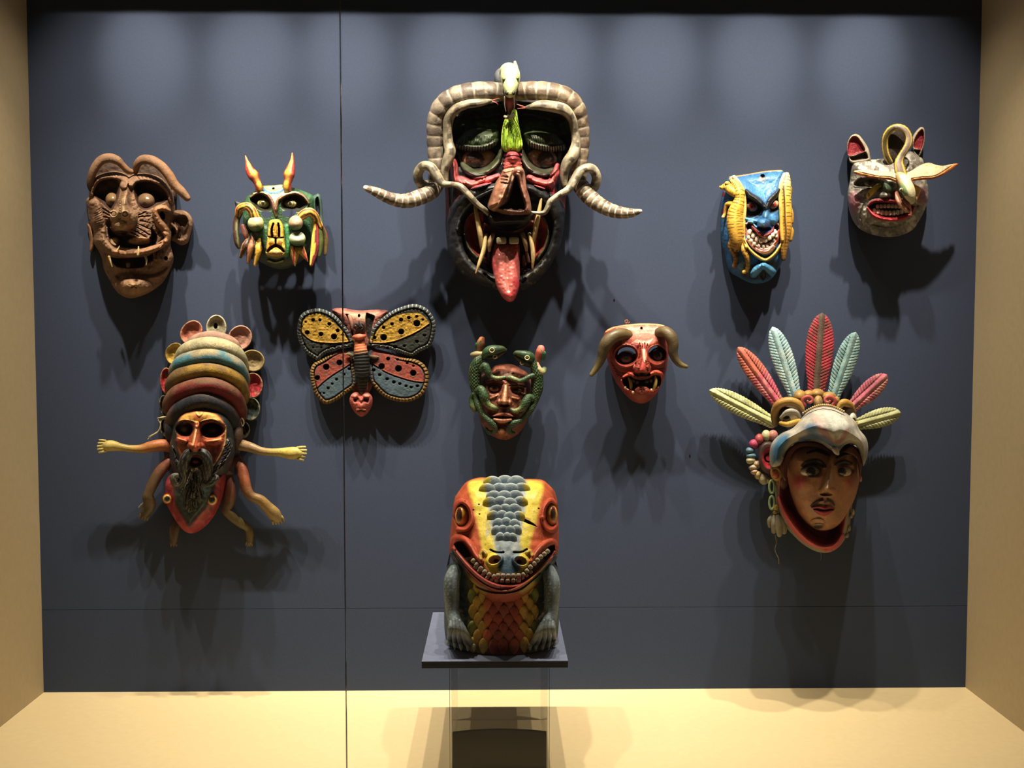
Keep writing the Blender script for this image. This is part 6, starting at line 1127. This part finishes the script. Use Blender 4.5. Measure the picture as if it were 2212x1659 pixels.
# ================================================================ 11 feathered eagle headdress mask
def mask_feathered():
    c = Ctx(1510, 660, 2.911, 'carved_mask', 'large mask of a face in an eagle helmet with seven coloured feathers fanned on top', 'mask', (750, 900, 0))
    # feathers
    FE = [((480, 745), (66, 532), 56, 'B0B47C', 'C0C494', 'yellow-green feather at the far left'), ((520, 640), (245, 262), 58, 'B84C64', 'C8827C', 'pink feather at the left'), ((612, 590), (462, 135), 62, '92B6BE', 'B4CAC4', 'pale blue feather at the left'), ((735, 570), (775, 48), 80, 'AC3040', '5A4238', 'red feather at the centre, tallest'), ((838, 590), (985, 168), 62, '729A9E', '8CAAA6', 'teal feather at the right'), ((948, 650), (1182, 435), 56, 'B05A6C', 'B88878', 'pink feather at the right'), ((975, 752), (1268, 672), 54, 'A4A876', 'B4B88A', 'yellow-green feather at the far right')]
    for k, (b, t, w, c1, c2, lab) in enumerate(FE):
        bx, by = b; tx, ty = t; L = math.hypot(tx - bx, ty - by); dx, dy = (tx - bx) / L, (ty - by) / L; nx, ny = -dy, dx
        prof = [(0, .5), (.15, .68), (.35, .9), (.55, 1.0), (.72, .95), (.86, .74), (.95, .45), (1.0, .06)]
        w *= 1.12; P = [(bx + dx * L * u + nx * w * v, by + dy * L * u + ny * w * v) for u, v in prof] + [(bx + dx * L * u - nx * w * v, by + dy * L * u - ny * w * v) for u, v in prof[::-1]]
        f = c.relief(P, base=150 - k % 2 * 24, dome=20, dw=40, col=c1, tilt=(0, 0))
        al = (f.X - bx) * dx + (f.Y - by) * dy; ac = (f.X - bx) * nx + (f.Y - by) * ny
        f.mottle(c2, 60, .5, .6, k + 2); 
        if k == 1: a = sstep(.45, .6, al / L); f.C = f.C * (1 - a[..., None]) + hexc('B8604E') * a[..., None]
        if k == 3:
            a = sstep(26, 16, np.abs(ac)); f.C = f.C * (1 - a[..., None]) + hexc('5E4C42') * a[..., None]
        ph = (al - np.abs(ac) * .55) / 20.0; g = np.abs((ph % 1) - .5); barb = sstep(.14, .03, g) * sstep(16, 24, np.abs(ac))
        f.H -= 4.5 * barb; f.C = f.C * (1 - .15 * barb[..., None])
        q = np.exp(-((np.abs(ac) - 20) / 5) ** 2); f.H -= 5 * q; f.H += 5 * np.exp(-(ac / 9) ** 2) - .0018 * 0
        f.sd = f.sd - 2.2 * sstep(.3, .05, g) * 1.0 * (np.abs(ac) > w * .4)
        f.build('feather', thick=34, mat=MATTE(), label=lab)
    # lower jaw of the helmet
    j = c.relief([(540, 880), (475, 960), (470, 1080), (482, 1220), (505, 1330), (560, 1410), (640, 1490), (720, 1540), (790, 1556), (850, 1540), (905, 1490), (945, 1400), (965, 1250), (1010, 1100), (1025, 950), (1000, 880)], base=110, dome=230, dw=120, col='8E8468')
    j.region([(560, 900), (510, 1050), (500, 1210), (560, 1340), (660, 1460), (760, 1520), (850, 1510), (905, 1440), (930, 1330), (960, 1200), (995, 1050), (980, 920)], -190, 70, '9E1E34', cf=10)
    j.stroke([(500, 1210, 14), (560, 1345, 20), (660, 1468, 24), (760, 1524, 26), (850, 1514, 24), (900, 1450, 16)], h=60, col='C04A50'); j.mottle('C85A5C', 50, .55, .5, 3, (560, 900, 1340, 1530)); j.stroke([(500, 1280), (560, 1400), (660, 1500), (780, 1548)], 12, 10, '8E8468')
    j.region([(530, 960), (560, 1000), (560, 1200), (600, 1300), (540, 1280), (505, 1200), (505, 1050)], 0, 30, '5A1A16', cf=30, ca=.8)
    j.rough(5, 20); j.build('lower_jaw', back=30, label='pink-lined open lower jaw of the helmet')
    # face
    SK = 'A87450'
    r = c.relief([(535, 960), (600, 870), (720, 850), (860, 870), (975, 880), (1012, 960), (1012, 1080), (985, 1200), (940, 1290), (890, 1370), (820, 1412), (745, 1412), (680, 1370), (620, 1300), (580, 1200), (555, 1080)], base=240, dome=250, dw=260, col=SK)
    r.mottle('A0704A', 100, .5, .5, 3)
    r.blob(630, 1110, 90, 80, 24, 'A02028', prof='g', cs=1.0); r.blob(950, 1105, 60, 80, 24, '8E2A24', prof='g', cs=1.0)
    r.region([(635, 1040), (660, 985), (730, 965), (785, 985), (790, 1040), (760, 1080), (680, 1080)], -40, 40, '6A3E28', cf=30, ca=.6); r.region([(850, 1020), (880, 980), (950, 985), (985, 1030), (960, 1070), (880, 1080)], -40, 40, '6A3E28', cf=30, ca=.6)
    r.stroke([(680, 928, 8), (740, 912, 12), (820, 942, 10)], h=10, col='1E1512'); r.stroke([(870, 955, 10), (930, 930, 12), (985, 935, 8)], h=10, col='1E1512')
    r.stroke([(650, 1010, 10), (690, 985, 20), (750, 985, 24), (785, 1010, 18)], h=20, col='1A1310'); r.stroke([(865, 1000, 14), (910, 985, 20), (955, 995, 12)], h=20, col='1A1310')
    r.stroke([(828, 960, 26, 30), (826, 1030, 32, 70), (818, 1090, 42, 120), (808, 1150, 52, 150)], col=None, prof='g'); r.stroke([(826, 1040, 22, 20), (815, 1100, 28, 36), (800, 1145, 34, 46)], col='B08460', cs=.9); r.blob(775, 1165, 24, 20, 30, SK); r.blob(838, 1165, 24, 20, 30, SK); r.blob(800, 1185, 40, 14, -30, '3A1E14', cs=.7)
    r.stroke([(705, 1262, 6), (740, 1235, 10), (775, 1222, 12)], h=10, col='2E1A14'); r.stroke([(812, 1222, 12), (840, 1238, 10), (852, 1258, 5)], h=10, col='2E1A14'); r.blob(775, 1240, 26, 16, 10, 'A09080', cs=.9, ca=.7); r.blob(805, 1245, 16, 16, 10, '8A7A68', cs=.9, ca=.7)
    r.stroke([(712, 1272, 6), (760, 1268, 14), (790, 1276, 12), (820, 1268, 13), (850, 1280, 5)], h=24, col='8E1E24'); r.stroke([(730, 1286, 8), (785, 1308, 20), (840, 1288, 8)], h=30, col='9A1E2A'); r.stroke([(722, 1280), (785, 1288), (845, 1282)], 4, -24, '2A0A0A')
    r.blob(750, 1390, 46, 22, 20, '241812', cs=.6); r.blob(745, 1365, 50, 30, 20, 'A08A74', cs=1., ca=.6)
    r.rough(4, 30); r.build('face', back=120); H = r.at
    c.eye('eyeball', 700, 1046, H(700, 1046) + 6, 62, 34, 46, 'B8A890', '1E120E', '0E0A0A', .05, 0, .5, .3); c.eye('eyeball', 905, 1046, H(905, 1046) + 6, 54, 34, 46, 'A89880', '1E120E', '0E0A0A', -.1, 0, .5, .3)
    # eagle dome
    P = [(452, 1010), (443, 930), (460, 860), (520, 800), (590, 765), (650, 700), (700, 655), (780, 635), (860, 645), (930, 680), (985, 730), (1010, 780), (1050, 830), (1064, 890), (1055, 960), (1032, 1010), (1018, 960), (1000, 900), (960, 868), (915, 880), (872, 925), (820, 905), (770, 870), (700, 848), (640, 850), (590, 875), (550, 920), (525, 985), (500, 1010)]
    e = c.relief(P, base=330, dome=260, dw=110, col='A8A49A')
    e.H += 150 * np.exp(-((e.X - 800) / 220) ** 2 - ((e.Y - 790) / 130) ** 2)
    e.region([(450, 1010), (440, 900), (490, 810), (570, 790), (600, 840), (560, 900), (520, 990)], 0, 40, '2E6488', cf=40); e.blob(700, 780, 66, 46, 0, '35608A', .3, cs=.9); e.region([(640, 850), (720, 800), (860, 870), (940, 840), (920, 880), (872, 922), (770, 868)], 0, 30, '3A587A', cf=22, ca=.95)
    e.region([(740, 780), (800, 760), (850, 830), (900, 820), (960, 780), (900, 870), (860, 880), (800, 850)], 0, 30, '8E6466', cf=22, ca=.95); e.region([(700, 700), (760, 680), (800, 760), (720, 770)], 0, 30, 'A88880', cf=30, ca=.7); e.region([(780, 660), (880, 660), (950, 730), (930, 790), (880, 850), (830, 790)], 0, 30, 'C4C8C0', cf=30, ca=.9)
    e.region([(980, 790), (1040, 860), (1060, 950), (1030, 1000), (1010, 900)], 0, 30, '7E8A94', cf=40, ca=.7); e.blob(600, 830, 60, 30, 0, 'B0A890', cs=.9)
    e.blob(720, 770, 60, 50, 0, '3A648C', .4, cs=.9, ca=.8); e.stroke([(760, 770), (830, 850), (880, 860), (930, 790)], 22, 0, '9A6A70', cs=.8, ca=.8); e.stroke([(640, 840), (740, 815), (850, 880)], 24, 0, '34587E', cs=.8, ca=.8)
    e.stroke([(530, 950), (580, 885), (650, 852), (730, 850), (800, 885), (870, 925), (930, 880), (980, 880), (1010, 930)], 12, 16, '4A3A34', cs=.5, ca=.7)
    e.rough(6, 34); e.build('eagle_beak', thick=170, label='rounded white and blue eagle beak over the face'); HE = e.at
    c.tube('beak_tip', [(852, 900, HE(860, 880) - 30, 20), (865, 920, HE(860, 880) - 40, 18), (875, 935, HE(860, 880) - 60, 8)], ['A8A49A', 'B0A898'])
    # inner hood lining
    l = c.relief([(525, 1000), (560, 910), (640, 856), (760, 865), (870, 925), (960, 880), (1012, 930), (1024, 1000), (1010, 1080), (985, 960), (900, 925), (860, 950), (760, 900), (650, 890), (590, 930), (560, 1010), (550, 1100), (525, 1080)], base=400, dome=20, dw=12, col='5E2A24'); l.build('hood_lining', thick=60)
    # beads over the brow
    for k in range(22):
        t = k / 21; x = 655 + 255 * t; y = 690 - 64 * math.sin(PI * (t * .82 + .1)) + (t - .5) * -14; c.ball('brow_bead', x, y, HE(x, y + 30) - 20 + 0, 8, 10, 12, 'A8905A', nu=8, nv=6)
    # eagle eyes
    for (x, y, s) in ((560, 700, 1), (945, 690, -1)):
        if s > 0:
            c.tube('eye_socket', [(480, 745, 330, 20), (476, 680, 360, 26), (500, 625, 390, 28), (560, 602, 410, 28), (620, 615, 420, 24), (650, 650, 420, 16)], ['7A5A24', 'A87A28', 'A8802E'], m=16)
            c.ball('eye_hollow', 560, 680, 330, 82, 80, 50, '3E2A1C'); c.eye('eagle_eye', 575, 705, 380, 62, 50, 50, 'C0BEAC', '1A1A1A', '0C0C0C', -.4, .25, .42, .3)
            c.tube('eye_lid', [(512, 740, 410, 12), (555, 748, 440, 18), (600, 735, 445, 18), (632, 722, 430, 12)], 'B89020', m=14); c.tube('eye_lid', [(515, 705, 400, 10), (560, 668, 425, 18), (610, 670, 425, 16), (635, 700, 410, 10)], '9A968A', m=14)
        else:
            c.tube('eye_socket', [(880, 640, 380, 18), (905, 612, 380, 24), (940, 620, 360, 24), (965, 660, 330, 20), (975, 700, 300, 16)], ['A8802E', 'A87A20', '7A5A24'], m=16)
            c.ball('eye_hollow', 930, 665, 340, 46, 44, 40, '3E2A1C'); c.eye('eagle_eye', 965, 712, 350, 26, 40, 40, 'C0BEAC', '1A1A1A', '0C0C0C', .3, .15, .5, .3); c.tube('eye_lid', [(950, 735, 380, 12), (972, 745, 380, 16), (988, 735, 360, 10)], 'B89020', m=14)
    # crest
    for x, y, rx, ry in ((635, 575, 40, 46), (690, 560, 36, 30), (745, 556, 44, 34), (815, 575, 50, 34), (860, 600, 26, 30)): c.ball('gold_petal', x, y, 290, rx, ry, 60, 'A07A34', nu=18, nv=10)
    for x, s in ((690, 1), (815, -1)):
        A = [(x + s * 44 * (1 - .075 * k) * math.cos(k * .62 + 2.2), 598 + 34 * (1 - .075 * k) * math.sin(k * .62 + 2.2), 370 + k * 2, 15 - k * .7) for k in range(12)]
        c.tube('red_scroll', A, ['8E2A2C', 'A84440', 'A84A48'], m=14, n=5)
    c.ball('crest_knob', 750, 610, 340, 30, 46, 50, '9A7A48')
    # ear plug side
    q = c.relief([(372, 960), (380, 895), (412, 858), (460, 860), (500, 900), (500, 1020), (470, 1060), (424, 1058), (388, 1025)], base=170, dome=40, dw=20, col='3A241E'); q.blob(445, 960, 52, 72, -20, 'A81C2C', prof='flat', soft=.4, cs=.15); q.stroke([(440, 985), (418, 975), (416, 945), (440, 930), (455, 935)], 6, -10, '3A0E12'); q.build('ear_disc', thick=60)
    for x, y, rx, ry, cc in ((380, 842, 24, 30, '9A3A3E'), (347, 872, 28, 26, '9A2C50'), (322, 912, 24, 18, '4A7284'), (328, 945, 26, 16, '4A7284'), (325, 975, 24, 20, 'A8A27A'), (345, 1018, 28, 18, 'A8987A'), (350, 1045, 22, 16, 'A88A70'), (372, 1064, 20, 24, 'A8905A'), (408, 1088, 28, 32, 'A8A080'), (440, 1095, 20, 20, 'A8A080'), (422, 818, 24, 30, 'B0AC80'), (465, 818, 26, 30, 'A86A5E'), (365, 1000, 24, 20, '9A7A60')):
        c.ball('ear_bead', x, y, 150, rx * 1.25, ry * 1.25, 38, cc, nu=14, nv=8)
    c.ball('ear_plug', 490, 1045, 260, 42, 60, 40, 'A07A2C'); c.tube('plug_ring', [(484 + 28 * math.cos(a), 1056 + 32 * math.sin(a), 296, 7) for a in np.linspace(0, 2 * PI, 14)], 'B08A3C', m=8, cap=(0, 0)); c.ball('plug_centre', 478, 1062, 296, 22, 26, 22, 'C8643C', label='orange centre')
    c.ball('ear_lobe', 520, 1100, 220, 44, 60, 50, '6E5030')
    for y in (1140, 1240): c.tube('green_loop', [(458 + 16 * math.cos(a), y + 40 * math.sin(a), 230, 8) for a in np.linspace(0, 2 * PI, 14)], '7E9A6A', m=10, cap=(0, 0))
    c.ball('gold_knot', 482, 1270, 220, 20, 22, 24, '9A7E28'); c.ball('gold_knot', 478, 1300, 215, 18, 18, 24, '7A6634')
    for p in ([(470, 1320, 205, 16), (448, 1350, 205, 20), (445, 1385, 200, 14)], [(478, 1320, 215, 18), (475, 1370, 220, 24), (470, 1420, 210, 16)], [(490, 1320, 215, 18), (500, 1380, 225, 26), (505, 1440, 215, 18)], [(500, 1320, 205, 16), (530, 1380, 200, 24), (535, 1425, 195, 16)]): c.tube('tassel', p, ['6A6450', '8A8672', '7E7A68'], m=14)
    for x, y, rx, ry, cc in ((968, 1300, 12, 22, 'A89A80'), (958, 1320, 12, 20, '8A7E68'), (942, 1400, 14, 22, '8A7E68'), (930, 1445, 14, 18, '7A7060'), (1016, 1090, 10, 20, 'A87A60'), (1008, 1060, 10, 22, '8A5A40')): c.ball('side_bead', x, y, 200, rx, ry, 22, cc, nu=12, nv=8)
    c.tube('thread', [(478, 1440, 190, 2.5), (486, 1490, 190, 2.5), (478, 1540, 190, 2.5), (500, 1590, 190, 2.5), (502, 1625, 190, 2)], '8A7E6A', m=6); c.tube('thread', [(765, 1550, 200, 2), (768, 1580, 200, 2), (765, 1600, 200, 2)], '6A6254', m=6)
mask_brown(); mask_green(); mask_horned(); mask_blue(); mask_white(); mask_bearded(); mask_butterfly(); mask_lizards(); mask_red_devil(); mask_lizard_head(); mask_feathered()
for o in SC.objects:
    if '_o' in o.keys(): del o['_o']
